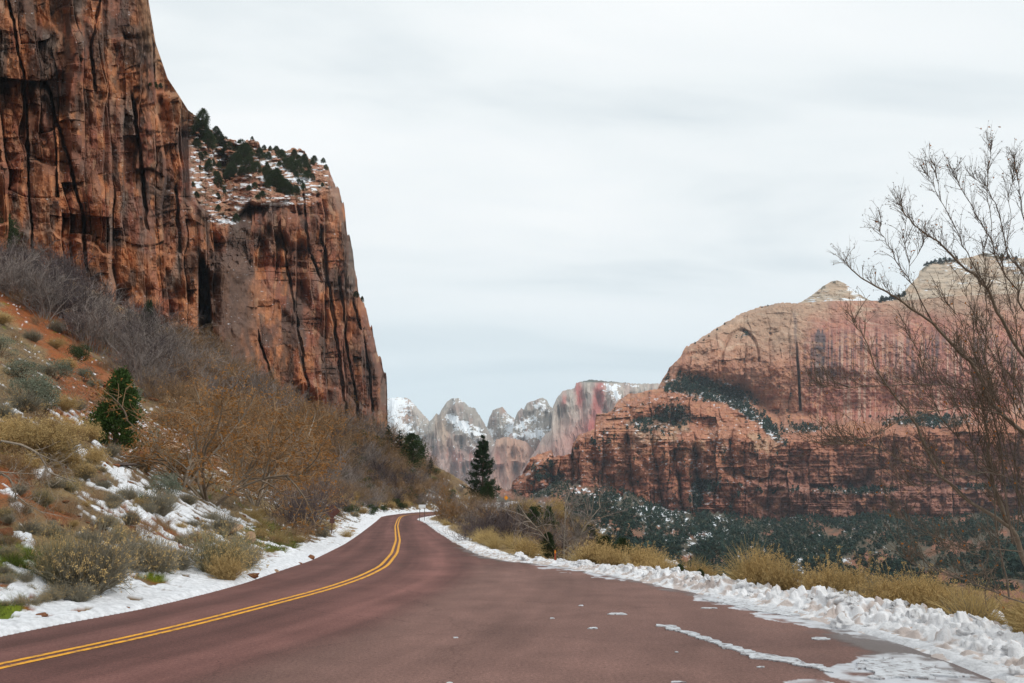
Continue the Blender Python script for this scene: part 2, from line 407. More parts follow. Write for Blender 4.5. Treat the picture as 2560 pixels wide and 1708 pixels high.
def lc_colour(u, v, D):
    wu = u + 9 * fbm(u / 70, v / 110, 2, 11) - 0.05 * v; wv = v + 16 * fbm(u / 90, v / 80, 2, 21)
    _, _, _, c1, c2 = bricks(wu / 48 + 0.25 * vn(u / 144, v / 210, 38), wv / 210, 31)
    _, _, _, a1, a2 = bricks(wu / 20 + 0.25 * vn(u / 60, v / 80, 48), wv / 80, 41)
    _, _, _, _, b1, b2 = voro(wu / 10, wv / 24, 51)
    C = np.zeros(u.shape + (3,)) + np.array([0.41, 0.172, 0.083])
    big = fbm(u / 150, v / 190, 4, 101)
    C = mixc(C, (0.235, 0.105, 0.068), ss(-0.3, 0.5, big + 0.8 * (c1 - 0.5)))
    C = mixc(C, (0.275, 0.095, 0.058), ss(0.45, 0.9, a2 + 0.4 * fbm(u / 40, v / 80, 3, 103)) * 0.75)
    C = mixc(C, (0.48, 0.195, 0.085), ss(0.66, 1.0, a1 + 0.3 * fbm(u / 30, v / 60, 3, 105)) * 0.85)
    C = mixc(C, (0.50, 0.31, 0.19), ss(0.80, 1.0, b1) * 0.45)
    C = mixc(C, (0.17, 0.095, 0.065), ss(0.80, 1.0, b2) * 0.6)
    st = fbm(u / 7, v / 130, 4, 107)
    C = C * (1 + 0.11 * st)[..., None]
    bed = fbm(u / 220, v / 7 + 1.6 * fbm(u / 120, v / 80, 2, 61), 3, 109)
    C = C * (1 + 0.10 * bed)[..., None]
    # desert varnish: black-brown patches running down the faces
    vm = fbm(u / 46, v / 100, 4, 111) + 0.22 * fbm(u / 10, v / 60, 3, 113) + 0.35 * (a2 - 0.5) + 0.55 * (c2 - 0.5) + 0.06
    vm = vm + 0.38 * blob(u, v, 150, 150, 190, 190) + 0.75 * blob(u, v, 560, 800, 70, 190) + 0.30 * blob(u, v, 240, 720, 120, 130) + 0.3 * blob(u, v, 850, 900, 60, 160) \
            + 0.35 * blob(u, v, 330, 60, 60, 120) - 0.5 * blob(u, v, 120, 420, 90, 110) - 0.35 * blob(u, v, 340, 620, 90, 90) - 0.5 * blob(u, v, 660, 720, 70, 130) - 0.4 * blob(u, v, 420, 60, 70, 160)
    C = mixc(C, (0.085, 0.060, 0.050), ss(0.14, 0.7, vm) * 0.80)
    gm = ss(0.35, 0.8, fbm(u / 40, v / 140, 3, 117))
    C = mixc(C, (0.20, 0.165, 0.14), gm * 0.5)
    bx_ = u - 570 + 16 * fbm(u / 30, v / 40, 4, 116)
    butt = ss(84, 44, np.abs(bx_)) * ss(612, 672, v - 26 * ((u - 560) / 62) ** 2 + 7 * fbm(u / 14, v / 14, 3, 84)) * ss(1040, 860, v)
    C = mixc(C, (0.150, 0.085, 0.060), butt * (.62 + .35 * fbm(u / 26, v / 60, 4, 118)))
    C = C * 0.95
    tan = ss(20, -60, v - np.interp(u, [370, 440, 480], [140, 330, 330])) * ss(-46, -6, u - np.interp(v, [0, 108, 196, 280], [371, 389, 419, 466]))
    C = mixc(C, (0.43, 0.25, 0.14), tan * 0.7)
    t = lc_terrace(u, v)
    C = mixc(C, (0.42, 0.225, 0.145), t * 0.75)
    C = mixc(C, (0.30, 0.13, 0.08), t * ss(0.0, 0.5, fbm(u / 26, v / 14, 4, 120)) * .7)
    C = mixc(C, (0.14, 0.13, 0.085), t * ss(0.15, 0.45, fbm(u / 9, v / 5, 3, 122)) * .6)
    C = C * (1 + 0.15 * fbm(u / 5, v / 6, 3, 119))[..., None]
    gv = np.gradient(D, axis=0) / np.maximum(D, 1)
    flat = ss(0.0005, 0.003, gv)
    sn = fbm(u / 16, v / 4.0, 4, 121) + 0.55 * blob(u, v, 705, 445, 80, 50) + 0.2 * blob(u, v, 540, 370, 80, 16, 35) - 0.12
    C = mixc(C, (0.80, 0.83, 0.87), ss(0.30, 0.5, sn) * t)
    s2 = blob(u, v, 565, 553, 38, 8) + blob(u, v, 700, 510, 50, 5)
    C = mixc(C, (0.80, 0.83, 0.87), ss(0.45, 0.7, s2 + 0.5 * fbm(u / 9, v / 3, 3, 125)) * 0.95)
    return C
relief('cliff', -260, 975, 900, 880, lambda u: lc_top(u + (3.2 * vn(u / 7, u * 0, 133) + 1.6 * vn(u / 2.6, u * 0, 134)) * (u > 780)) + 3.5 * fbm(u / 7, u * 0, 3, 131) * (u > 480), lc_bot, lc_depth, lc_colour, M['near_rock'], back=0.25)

# ================================================================== CANYON WALL ON THE RIGHT
rc_sky = pl([(1276, 1240), (1281, 1206), (1306, 1182), (1327, 1145), (1361, 1130), (1380, 1126), (1385, 1142), (1428, 1134), (1431, 1114), (1447, 1087), (1486, 1073), (1490, 1037), (1529, 1029), (1542, 1007),
             (1566, 986), (1594, 984), (1612, 978), (1643, 973), (1655, 950), (1664, 937), (1673, 920), (1700, 893), (1712, 869), (1743, 853), (1787, 822), (1852, 784), (1900, 768), (1950, 757), (1994, 758), (2090, 752),
             (2168, 752), (2260, 752), (2360, 742), (2560, 733), (2860, 730)])
rc_base = pl([(1270, 1232), (1281, 1232), (1321, 1243), (1395, 1206), (1456, 1215), (1486, 1224), (1572, 1237), (1627, 1267), (1670, 1283), (1750, 1289), (1800, 1282), (1850, 1300), (1930, 1309), (2010, 1298), (2100, 1306), (2210, 1290), (2350, 1302), (2480, 1286), (2860, 1296)])
def rc_lines(u):
    """rows of the benches that step the wall back: lower ledge, middle bench, upper bench"""
    lo = np.interp(u, [1700, 1820, 1900, 2100, 2860], [1330, 1195, 1205, 1226, 1226])
    mid = np.interp(u, [1380, 1450, 1530, 1600, 1760, 1850, 1960, 2200, 2860], [1140, 1086, 1068, 1072, 1085, 1070, 1085, 1066, 1056])
    up = np.interp(u, [1500, 1560, 1640, 1680, 1800, 1860, 1910, 1950, 2200, 2860], [1040, 1015, 985, 965, 985, 1005, 1050, 1075, 1052, 1040])
    return lo, mid, up
def rc_depth(u, v):
    lo, mid, up = rc_lines(u)
    n = 8 * fbm(u / 40, v / 40, 3, 201)
    D = 1430 + 60 * ss(1300, 1700, u) - 0.0 * u
    D = D + 40 * ss(12, -12, v + n - lo) * ss(1780, 1850, u)
    D = D + 110 * ss(26, -30, v + n - mid)
    D = D + 150 * ss(34, -40, v + n * 0.6 - up) + 140 * blob(u, v, 1800, 990, 110, 34, 10)
    D = D + 300 * np.clip((930 - v) / 180, 0, 1.2) ** 1.5                     # the slickrock rounds away upwards
    # lower buttresses: ribs with gullies between
    low = ss(-10, 20, v + n - mid)
    ribs = np.array([1382, 1432, 1508, 1575, 1640, 1690, 1742, 1830, 1925, 2010, 2120, 2230, 2350, 2480, 2600])
    uu = u + 6 * fbm(u / 60, v / 70, 3, 211) - 0.12 * (v - 1150) * ss(1440, 1700, u) * ss(1850, 1720, u)
    dist = np.min(np.abs(uu[..., None] - ribs), -1) if u.size < 5e5 else np.min(np.stack([np.abs(uu - r_) for r_ in ribs]), 0)
    depthg = np.interp(u, [1300, 1420, 1800, 1900, 2860], [26, 60, 60, 16, 13])
    q_ = np.clip((dist + 4 * fbm(u / 16, v / 22, 3, 214)) / (24 + 8 * vn(u / 50, v / 90, 213)), 0, 1)
    D = D + low * depthg * (0.75 + .35 * vn(u / 48, v / 80, 216)) * (1 - np.sqrt(1 - (1 - q_) ** 2))
    bulge = voro(u / 62 + .3 * vn(v / 60, u / 90, 206), v / 55, 207); D = D - (1 - .6 * ss(10, -30, v - up)) * 26 * np.sqrt(np.clip(1 - (bulge[0] / .8) ** 2, 0, 1))
    # jointed blocks
    wu = u + 7 * fbm(u / 40, v / 60, 3, 215); wv = v + 6 * fbm(u / 50, v / 40, 3, 217)
    up_t = ss(10, -30, v - up)
    smooth = up_t * ss(1950, 2010, u)
    for (wx, wy, sd_, amp) in [(58, 90, 219, 16), (24, 40, 221, 7)]:
        cx, ex, ey, r1, r2 = bricks(wu / wx, wv / wy, sd_)
        D = D + amp * (1 - 0.85 * smooth - 0.45 * up_t * (1 - smooth)) * ((r1 - 0.5) * 2 + 0.5 * np.exp(-(ex / 0.05) ** 2) * (r2 > 0.5))
    f1, e, cx, cy, r1, r2 = voro(wu / 12, wv / 9, 225)
    D = D + 5 * (1 - 0.7 * up_t) * (r1 - 0.5) * 2
    # horizontal strata
    bedf = v / np.interp(v, [700, 950, 1100, 1300], [9, 12, 9, 7]) + 0.9 * fbm(u / 170, v / 60, 3, 231)
    b = vn(u / 120, bedf, 233)
    D = D + lerp(2.8, 2.2, up_t) * np.clip(b * 3, -1, 1) * ss(-0.6, 0.5, fbm(u / 90, v / 50, 3, 235)) * lerp(1, 0.5, smooth)
    D = D + 6 * fbm(u / 9, v / 9, 4, 241) + 18 * fbm(u / 60, v / 50, 3, 243)
    # the long straight crack and the arch
    D = D + 60 * ss(3.6, 1.0, np.abs(u + 2 * vn(u / 30, v / 30, 245) - np.interp(v, [770, 900, 1025], [1984, 1994, 2001]))) * band(v, 840, 930, 1015, 1030)
    D = D + 22 * ss(0.12, 0.0, np.abs(np.hypot((u - 1852) / 46, (v - 905) / 78) - 1)) * (v < 905)
    D = D + 45 * ss(30, 0, u - rc_edge(v)) ** 2
    return D
def rc_edge(v): return np.interp(v, [757, 784, 822, 869, 920, 950, 985, 1029, 1073, 1126, 1206], [1950, 1852, 1787, 1712, 1673, 1655, 1580, 1500, 1470, 1370, 1281])
def rc_tree(u, v):
    """where junipers and snow lie on the ledges (0..1)"""
    lo, mid, up = rc_lines(u)
    t = 1.2 * blob(u, v, 1790, 978, 80, 26, 14) + 0.95 * blob(u, v, 1716, 968, 55, 15, 6) + 0.8 * blob(u, v, 1855, 1020, 40, 12, 42) + 0.85 * blob(u, v, 1920, 1068, 55, 14, 48) \
        + 0.6 * blob(u, v, 1640, 1060, 55, 22, -15) + 0.55 * blob(u, v, 1690, 1035, 40, 30, 20) + 0.5 * blob(u, v, 1590, 1056, 40, 8, -10) + 0.45 * blob(u, v, 1350, 1180, 40, 22, -35) \
        + 0.9 * blob(u, v, 2320, 1052, 120, 15) + 0.6 * blob(u, v, 2000, 1072, 70, 12) + 0.85 * blob(u, v, 2150, 1228, 90, 9) + 0.4 * blob(u, v, 1960, 1225, 100, 7) + 0.5 * blob(u, v, 2450, 1222, 90, 7) \
        + 0.8 * blob(u, v, 1762, 1215, 32, 22, -15) + 0.6 * blob(u, v, 1738, 1255, 16, 30) + 0.35 * blob(u, v, 1500, 1100, 40, 14) + 0.7 * blob(u, v, 1395, 1200, 22, 16) + 0.35 * blob(u, v, 1860, 838, 26, 6, -20)
    return t
def rc_colour(u, v, D):
    lo, mid, up = rc_lines(u)
    wu = u + 7 * fbm(u / 40, v / 60, 3, 215); wv = v + 6 * fbm(u / 50, v / 40, 3, 217)
    _, _, _, _, a1, a2 = voro(wu / 30, wv / 40, 221); _, _, _, _, b1, b2 = voro(wu / 12, wv / 9, 225)
    n = fbm(u / 70, v / 50, 4, 251)
    C = np.zeros(u.shape + (3,)) + np.array([0.40, 0.178, 0.108])
    C = mixc(C, (0.35, 0.143, 0.092), ss(1120, 1260, v + 40 * n))
    C = mixc(C, (0.285, 0.145, 0.112), ss(1780, 1960, u) * ss(1070, 1240, v + 40 * n) * 0.8)
    C = mixc(C, (0.47, 0.30, 0.19), band(v + 26 * n, 1062, 1085, 1112, 1140) * ss(1480, 1600, u) * ss(1990, 1900, u) * ss(-0.2, 0.5, fbm(u / 35, v / 28, 3, 253)) * 0.85)
    C = mixc(C, (0.50, 0.37, 0.27), blob(u, v, 1602, 1088, 22, 20) * 0.9 + 0.8 * blob(u, v, 1770, 1105, 60, 25) * ss(-0.3, 0.3, n))
    upt = ss(10, -25, v - up)
    C = mixc(C, (0.39, 0.19, 0.125), upt * 0.85)
    # pale cross-bedded cap
    cap = ss(40, -60, v + 34 * n - np.interp(u, [1650, 1750, 1900, 2000, 2100, 2200, 2560], [860, 880, 905, 865, 790, 800, 830]))
    C = mixc(C, (0.40, 0.275, 0.19), cap * 0.78)
    C = mixc(C, (0.34, 0.115, 0.085), 0.75 * blob(u, v, 2150, 815, 70, 22, -12) + 0.7 * ss(0.1, 0.6, fbm(u / 60, v / 60, 3, 257)) * upt * (1 - cap) * ss(2010, 2040, u))
    pink = upt * (1 - cap) * ss(1990, 2040, u)
    C = mixc(C, (0.38, 0.155, 0.115), pink * 0.88)
    # water streaks, dark and pale, hanging from the rim
    stk = fbm(u / 4.2, v / 260, 3, 261); amp = pink * ss(800, 880, v) + 0.25 * upt * (1 - cap)
    C = mixc(C, (0.085, 0.07, 0.075), ss(0.12, 0.55, stk + 0.25 * blob(u, v, 2060, 930, 60, 150)) * np.clip(amp, 0, 1) * 0.8 * ss(1040, 940, v + 60 * stk))
    C = mixc(C, (0.52, 0.38, 0.29), ss(0.15, 0.6, -stk + 0.35 * vn(u / 3, v / 90, 263)) * amp * 0.55)
    C = mixc(C, (0.072, 0.062, 0.072), np.clip(ss(15, 9, np.abs(u - 2050 + 3 * vn(u / 9, v / 18, 262))) * band(v + 10 * vn(u / 4, v / 60, 264), 822, 832, 870, 1000), 0, 1) * 0.85)
    C = mixc(C, (0.072, 0.062, 0.072), ss(6, 2, np.abs(u + 2 * vn(u / 30, v / 30, 245) - np.interp(v, [770, 900, 1025], [1984, 1994, 2001]))) * band(v, 765, 790, 860, 940) * 0.5)
    C = mixc(C, (0.17, 0.095, 0.078), ss(0.45, 0.95, fbm(u / 12, v / 40, 4, 265) + 0.4 * (a2 - .5)) * (1 - upt) * 0.22)
    C = mixc(C, (0.50, 0.245, 0.13), ss(0.55, 0.95, b1 + 0.3 * n) * (1 - cap) * 0.5)
    C = mixc(C, (0.27, 0.115, 0.08), ss(0.75, 1.0, b2) * (1 - cap) * 0.4)
    xb = np.abs(vn(u / 70 + .6 * fbm(u / 90, v / 50, 2, 268), v / 8 - u / 55 + 1.2 * fbm(u / 90, v / 40, 2, 270), 272))
    C = mixc(C, (0.54, 0.40, 0.29), ss(0.16, 0.0, xb) * np.clip(cap + .35 * upt, 0, 1) * 0.55)
    bed = fbm(u / 150, v / np.interp(v, [700, 950, 1100, 1300], [5, 7, 4.5, 3.2]) + 1.5 * fbm(u / 120, v / 60, 3, 231), 3, 267)
    C = C * (1 + 0.15 * bed)[..., None]
    C = C * (1.05 + 0.15 * fbm(u / 4, v / 5, 3, 269))[..., None]
    # scrub tint and snow on the ledges
    t = rc_tree(u, v)
    C = mixc(C, (0.13, 0.115, 0.085), ss(0.2, 0.6, t + 0.2 * fbm(u / 12, v / 10, 3, 271)) * 0.6)
    sn = fbm(u / 7, v / 3.6, 4, 273)
    snow = ss(0.42, 0.62, sn + 0.55 * blob(u, v, 1810, 992, 70, 18, 18) + 0.5 * blob(u, v, 1870, 1030, 50, 9, 42) + 0.42 * blob(u, v, 1925, 1075, 55, 9, 48) + 0.35 * blob(u, v, 1750, 1225, 30, 30) - 0.1) * ss(0.15, 0.5, t)
    C = mixc(C, (0.80, 0.83, 0.87), snow)
    C = mixc(C, (0.80, 0.83, 0.87), ss(0.75, 0.9, sn + 0.3 * fbm(u / 60, v / 40, 2, 277)) * (1 - upt) * 0.7 * ss(2000, 1850, u))
    return C
relief('canyon_wall', 1276, 2860, 1500, 900, lambda u: rc_sky(u) + 2.0 * fbm(u / 6, u * 0, 3, 281) * ss(2150, 1900, u), lambda u: rc_base(u) + 40 + 0 * u, rc_depth, rc_colour, M['mid_rock'], back=0.2)

# pale domes standing behind the rim
def dome(name, pts, u0, u1, D0, seed, snowspots):
    top = pl(pts)
    ctr, half = 0.5 * (u0 + u1), 0.5 * (u1 - u0)
    def dep(u, v):
        D = D0 + 260 * np.clip((780 - v) / 150, 0, 1) + 120 * ((u - ctr) / half) ** 2
        return D + 7 * fbm(u / 14, v / 8, 4, seed) + 2.0 * vn(u / 90, v / 5 + fbm(u / 60, v / 40, 2, seed + 5), seed + 6)
    def colr(u, v, D):
        C = np.zeros(u.shape + (3,)) + np.array([0.52, 0.42, 0.32])
        C = mixc(C, (0.45, 0.32, 0.22), ss(-0.1, 0.5, fbm(u / 40, v / 14, 4, seed + 8)) * 0.8)
        C = C * (1 + 0.16 * fbm(u / 90, v / 3.5 + fbm(u / 60, v / 40, 2, seed + 5), 3, seed + 9))[..., None]
        tv = top(u)
        C = mixc(C, (0.11, 0.10, 0.07), ss(11, 5, v - tv + 5 * fbm(u / 6, v / 5, 3, seed + 3)) * ss(-0.1, 0.25, fbm(u / 20, v / 20, 2, seed + 2)) * 0.8)
        s = -0.25 + 0.6 * fbm(u / 16, v / 3, 4, seed + 11)
        for (cu, cv, ru, rv, rot, k) in snowspots: s = s + k * blob(u, v, cu, cv, ru, rv, rot)
        return mixc(C, (0.82, 0.85, 0.88), ss(0.25, 0.45, s))
    relief(name, u0, u1, 260, 140, lambda u: top(u) + 0.8 * fbm(u / 4, u * 0, 3, seed + 1), lambda u: 800 + 0 * u, dep, colr, M['far_rock'], back=0.15)
dome('mountain', [(1985, 766), (2005, 754), (2030, 738), (2060, 714), (2078, 704), (2092, 701), (2108, 706), (2125, 718), (2150, 737), (2180, 754), (2215, 764)], 1985, 2215, 2150, 301,
     [(2130, 728, 40, 9, 42, .8), (2120, 750, 70, 4, 0, .7), (2030, 754, 30, 3, 0, .6)])
dome('mountain', [(2170, 770), (2230, 752), (2251, 739), (2277, 710), (2296, 691), (2299, 678), (2321, 659), (2363, 651), (2427, 643), (2462, 632), (2485, 636), (2506, 643), (2560, 646), (2640, 664), (2760, 730), (2800, 760)], 2170, 2800, 2250, 331,
     [(2400, 664, 32, 12, 25, .85), (2540, 668, 60, 16, 20, .8), (2440, 705, 120, 5, 0, .45), (2300, 725, 60, 4, 0, .4)])

# ================================================================== DISTANT PEAKS
def peak(name, pts, D0, seed, tint, bands, snowspots, u0=None, u1=None, snow0=0.0, extra=None, slope=500):
    top = pl(pts); u0 = u0 or pts[0][0]; u1 = u1 or pts[-1][0]
    def dep(u, v):
        D = D0 + slope * np.clip((1130 - v) / 140, -1, 1.3)
        wu = u + 4 * fbm(u / 18, v / 30, 3, seed); wv = v + 4 * fbm(u / 20, v / 20, 3, seed + 2)
        wu = wu - .10 * v
        D = D + 150 * np.abs(vn(wu / 26, wv / 130, seed + 2)) + 58 * np.abs(vn(wu / 10, wv / 70, seed + 3)) + 16 * np.abs(vn(wu / 4, wv / 22, seed + 4))
        f_ = fbm(u / 50, v / 70, 3, seed + 13); D = D + 110 * np.abs(f_) + 4 * fbm(u / 5, v / 9, 4, seed + 12)
        e2 = np.minimum(v - top(u), 22) / 22
        D = D + 160 * (1 - np.clip(e2, 0, 1)) ** 2
        if extra: D = D + extra(u, v)
        return D
    def colr(u, v, D):
        C = np.zeros(u.shape + (3,)) + np.array(tint)
        lowr = ss(1075, 1140, v + 18 * fbm(u / 30, v / 40, 3, seed + 15))
        C = mixc(C, (0.37, 0.225, 0.19), lowr * 0.75)
        C = mixc(C, (0.40, 0.175, 0.14), ss(0.0, 0.6, fbm(u / 14, v / 50, 4, seed + 17)) * (0.25 + 0.55 * lowr))
        C = C * (1 + 0.16 * fbm(u / 4, v / 50, 3, seed + 19) + 0.12 * fbm(u / 3, v / 4, 3, seed + 20))[..., None]
        for (cu, cv, ru, rv, rot, k, c) in bands: C = mixc(C, c, np.clip(k * blob(u + 3 * fbm(u / 9, v / 9, 3, seed + 22), v, cu, cv, ru, rv, rot) * 1.6, 0, 0.9))
        g = np.gradient(D, axis=0)
        s = snow0 - 0.10 + 0.50 * fbm(u / 9, v / 6, 4, seed + 23) + 0.34 * fbm(u / 3.2, v / 2.4, 3, seed + 24)
        for (cu, cv, ru, rv, rot, k) in snowspots: s = s + 1.25 * k * blob(u + 3 * fbm(u / 6, v / 6, 2, seed + 25), v, cu, cv, ru, rv, rot)
        tr = 0.95 * ss(0.20, 0.36, 0.42 * s + 0.5 * fbm(u / 5, v / 3.5, 3, seed + 27) - 0.07)
        C = mixc(C, (0.055, 0.075, 0.055), tr * 0.75)                           # conifers scattered over the snowy ledges
        C = mixc(C, (0.84, 0.87, 0.90), ss(0.26, 0.36, s))
        return C
    return relief(name, u0, u1, int((u1 - u0) * 2.2), 380, lambda u: top(u) + 1.4 * fbm(u / 4, u * 0, 3, seed + 31), lambda u: 1300 + 0 * u, dep, colr, M['far_rock'], back=0.1)
GREY, PALE, RED = (0.33, 0.29, 0.25), (0.44, 0.38, 0.325), (0.44, 0.11, 0.09)
peak('mountain', [(900, 1000), (940, 1000), (960, 997), (979, 995), (1004, 993), (1021, 997), (1036, 1012), (1052, 1029), (1071, 1050), (1090, 1075), (1110, 1110), (1130, 1150)], 5600, 401, PALE,
     [(1018, 1042, 12, 18, 0, .5, (0.42, 0.24, 0.16))], [(975, 1040, 45, 60, 0, .55), (1000, 1085, 60, 35, 0, .45), (990, 1010, 40, 16, 0, .45), (980, 1120, 30, 25, 0, .4)], snow0=-0.08)
peak('mountain', [(1180, 1090), (1205, 1070), (1218, 1066), (1223, 1045), (1232, 1026), (1243, 1020), (1256, 1017), (1266, 1031), (1276, 1041), (1290, 1046), (1310, 1060), (1340, 1120)], 5400, 431, GREY,
     [(1258, 1026, 9, 14, 0, .5, (0.40, 0.23, 0.16))], [(1278, 1062, 22, 24, 0, .6), (1244, 1030, 8, 12, 0, .3), (1218, 1085, 20, 20, 0, .5), (1290, 1095, 40, 20, 0, .4)], snow0=-0.1)
peak('mountain', [(1030, 1130), (1062, 1120), (1069, 1094), (1073, 1054), (1079, 1049), (1090, 1035), (1098, 1037), (1105, 1022), (1117, 1005), (1128, 997), (1146, 995), (1159, 1005), (1174, 1018), (1188, 1022), (1199, 1039), (1211, 1058), (1224, 1085), (1240, 1110), (1260, 1150)], 5100, 461, GREY,
     [(1108, 1080, 16, 45, -12, .5, (0.47, 0.33, 0.23)), (1140, 1020, 16, 14, 0, .3, (0.36, 0.22, 0.18))], [(1135, 1050, 30, 14, 35, .75), (1165, 1068, 40, 13, 22, .6), (1140, 1003, 22, 9, 0, .5), (1195, 1095, 30, 18, 30, .45), (1165, 1140, 60, 50, 0, .12)], snow0=-0.22)
peak('mountain', [(1225, 1180), (1255, 1110), (1280, 1080), (1287, 1049), (1293, 1031), (1302, 1021), (1310, 1024), (1318, 1007), (1333, 1003), (1345, 998), (1356, 994), (1366, 999), (1373, 1012), (1381, 1022), (1387, 1014), (1392, 1018), (1410, 1050), (1440, 1120)], 4900, 491, GREY,
     [], [(1355, 1020, 24, 14, 20, .6), (1310, 1060, 40, 14, -30, .6), (1335, 1085, 60, 14, -8, .7), (1300, 1140, 60, 50, 0, .12)], snow0=-0.18)
peak('mountain', [(1210, 1230), (1225, 1150), (1240, 1100), (1262, 1092), (1290, 1098), (1315, 1104), (1330, 1120), (1345, 1165), (1365, 1240)], 4550, 551, (0.46, 0.28, 0.19),
     [(1290, 1140, 30, 70, 0, .5, (0.47, 0.27, 0.18))], [(1230, 1150, 14, 40, 0, .35)], snow0=-0.42)
peak('mountain', [(1300, 1180), (1340, 1125), (1356, 1093), (1378, 1075), (1382, 1016), (1395, 992), (1407, 977), (1436, 971), (1441, 958), (1468, 950), (1490, 950), (1535, 955), (1597, 960), (1643, 958), (1700, 962), (1760, 990)], 4300, 521, PALE,
     [(1494, 1010, 13, 70, 8, .95, RED), (1448, 985, 9, 36, -8, .85, RED), (1455, 1090, 90, 40, -25, .5, (0.45, 0.20, 0.16)), (1409, 1003, 6, 16, 0, .5, RED), (1480, 1070, 22, 26, -10, .6, RED), (1500, 952, 200, 4, 1, .9, (0.05, 0.07, 0.05))],
     [(1530, 975, 26, 14, 20, .8), (1545, 995, 14, 16, 20, .8), (1590, 965, 70, 6, 2, .6)], snow0=-0.45)

# ================================================================== TREE-CLAD SLOPE BELOW THE CANYON WALL
def cs_depth(u, v):
    vb = rc_base(u)
    t = np.clip((v - vb) / 260, -0.2, 1.2)
    D = 1 / lerp(1 / 1392.0, 1 / 520.0, np.clip(t, -0.1, 1.2))
    return D * (1 + 0.018 * fbm(u / 90, v / 60, 4, 601) + 0.006 * fbm(u / 14, v / 10, 3, 603))
def cs_colour(u, v, D):
    C = np.zeros(u.shape + (3,)) + np.array([0.085, 0.075, 0.052])
    C = mixc(C, (0.30, 0.125, 0.075), ss(0.15, 0.65, fbm(u / 60, v / 36, 4, 611) + 0.3 * blob(u, v, 2350, 1390, 220, 60) + 0.4 * blob(u, v, 1420, 1240, 60, 40)) * 0.85)
    C = mixc(C, (0.10, 0.085, 0.055), ss(-0.1, 0.5, fbm(u / 30, v / 16, 4, 613)) * 0.5)
    C = C * (1 + 0.25 * fbm(u / 5, v / 4, 3, 615))[..., None]
    s = 0.75 * fbm(u / 9 - v / 9, v / 4 + u / 40, 4, 617) + 0.45 * fbm(u / 45, v / 25, 3, 619) - 0.30 + 0.5 * blob(u, v, 1800, 1345, 260, 34, 20) + 0.35 * blob(u, v, 1560, 1260, 150, 26, 14) + 0.3 * blob(u, v, 2120, 1420, 120, 30, 30)
    return mixc(C, (0.80, 0.84, 0.88), ss(0.28, 0.48, s) * ss(2350, 2150, u))
relief('canyon_slope', 1240, 2860, 900, 300, lambda u: rc_base(u) - 12 + 20 * fbm(u / 34, u * 0, 3, 605), lambda u: 1620 + 0 * u, cs_depth, cs_colour, M['mid_rock'], back=0.02)

# ================================================================== GROUND AND ROAD
def zr(y): return 1.2 * ss(40, 150, y) - 0.03 * np.maximum(y - 155, 0)
def road_hit(u, v):
    kx, kz = kxz(u, v)
    a, b = 2.0, 150.0
    for _ in range(60):
        m = 0.5 * (a + b)
        if CAMZ + kz * m - zr(m) > 0: a = m
        else: b = m
    return a, float(kx * a)
def edge(pxs, manual):
    pts = sorted([road_hit(*p) for p in pxs] + manual)
    Y = np.array([p[0] for p in pts]); X = np.array([p[1] for p in pts])
    q = np.linspace(math.log(10), math.log(1000), 900); yy = np.exp(q) - 30
    xx = np.interp(yy, Y, X)
    k = np.hanning(19); k /= k.sum()
    xs = np.convolve(np.pad(xx, 9, mode='edge'), k, 'valid')
    return lambda y: np.interp(y, yy, xs)
xL = edge([(0, 1593), (163, 1558), (327, 1531), (490, 1492), (610, 1460), (697, 1429), (784, 1400), (860, 1362), (915, 1324)],
          [(-20, -20), (0, -10.6), (5, -8.3), (90, -14.7), (103, -16.4), (115, -16.3), (130, -15), (145, -11), (160, -5), (180, 1), (230, 0), (400, -15), (700, -25), (970, -25)])
xC = edge([(0, 1664.6), (218, 1620), (436, 1572), (654, 1516), (817, 1473), (904, 1443.5), (959, 1416), (986, 1383.5), (995, 1351), (991, 1315), (996, 1299.6), (1001, 1292.5)],
          [(-20, -17), (0, -8.3), (110, -14.4), (118, -12.6), (130, -9.4), (145, -5), (160, 1), (180, 8), (970, 8)])
xR = edge([(2484, 1708), (2397, 1667), (2288, 1623), (2179, 1590.5), (2070, 1563), (1961, 1525), (1852, 1509), (1699, 1476), (1550, 1443), (1449, 1427), (1394, 1413), (1264, 1405), (1198, 1389), (1144, 1362), (1100, 1334.5), (1062, 1307)],
          [(-20, 5.9), (0, 5.6), (93, -11), (105, -10.4), (115, -8), (130, -4), (145, -1), (160, 0.5), (230, 1), (970, 1)])
def sp(x, k): return np.where(x / k > 30, x, k * np.log1p(np.exp(np.minimum(x / k, 30))))
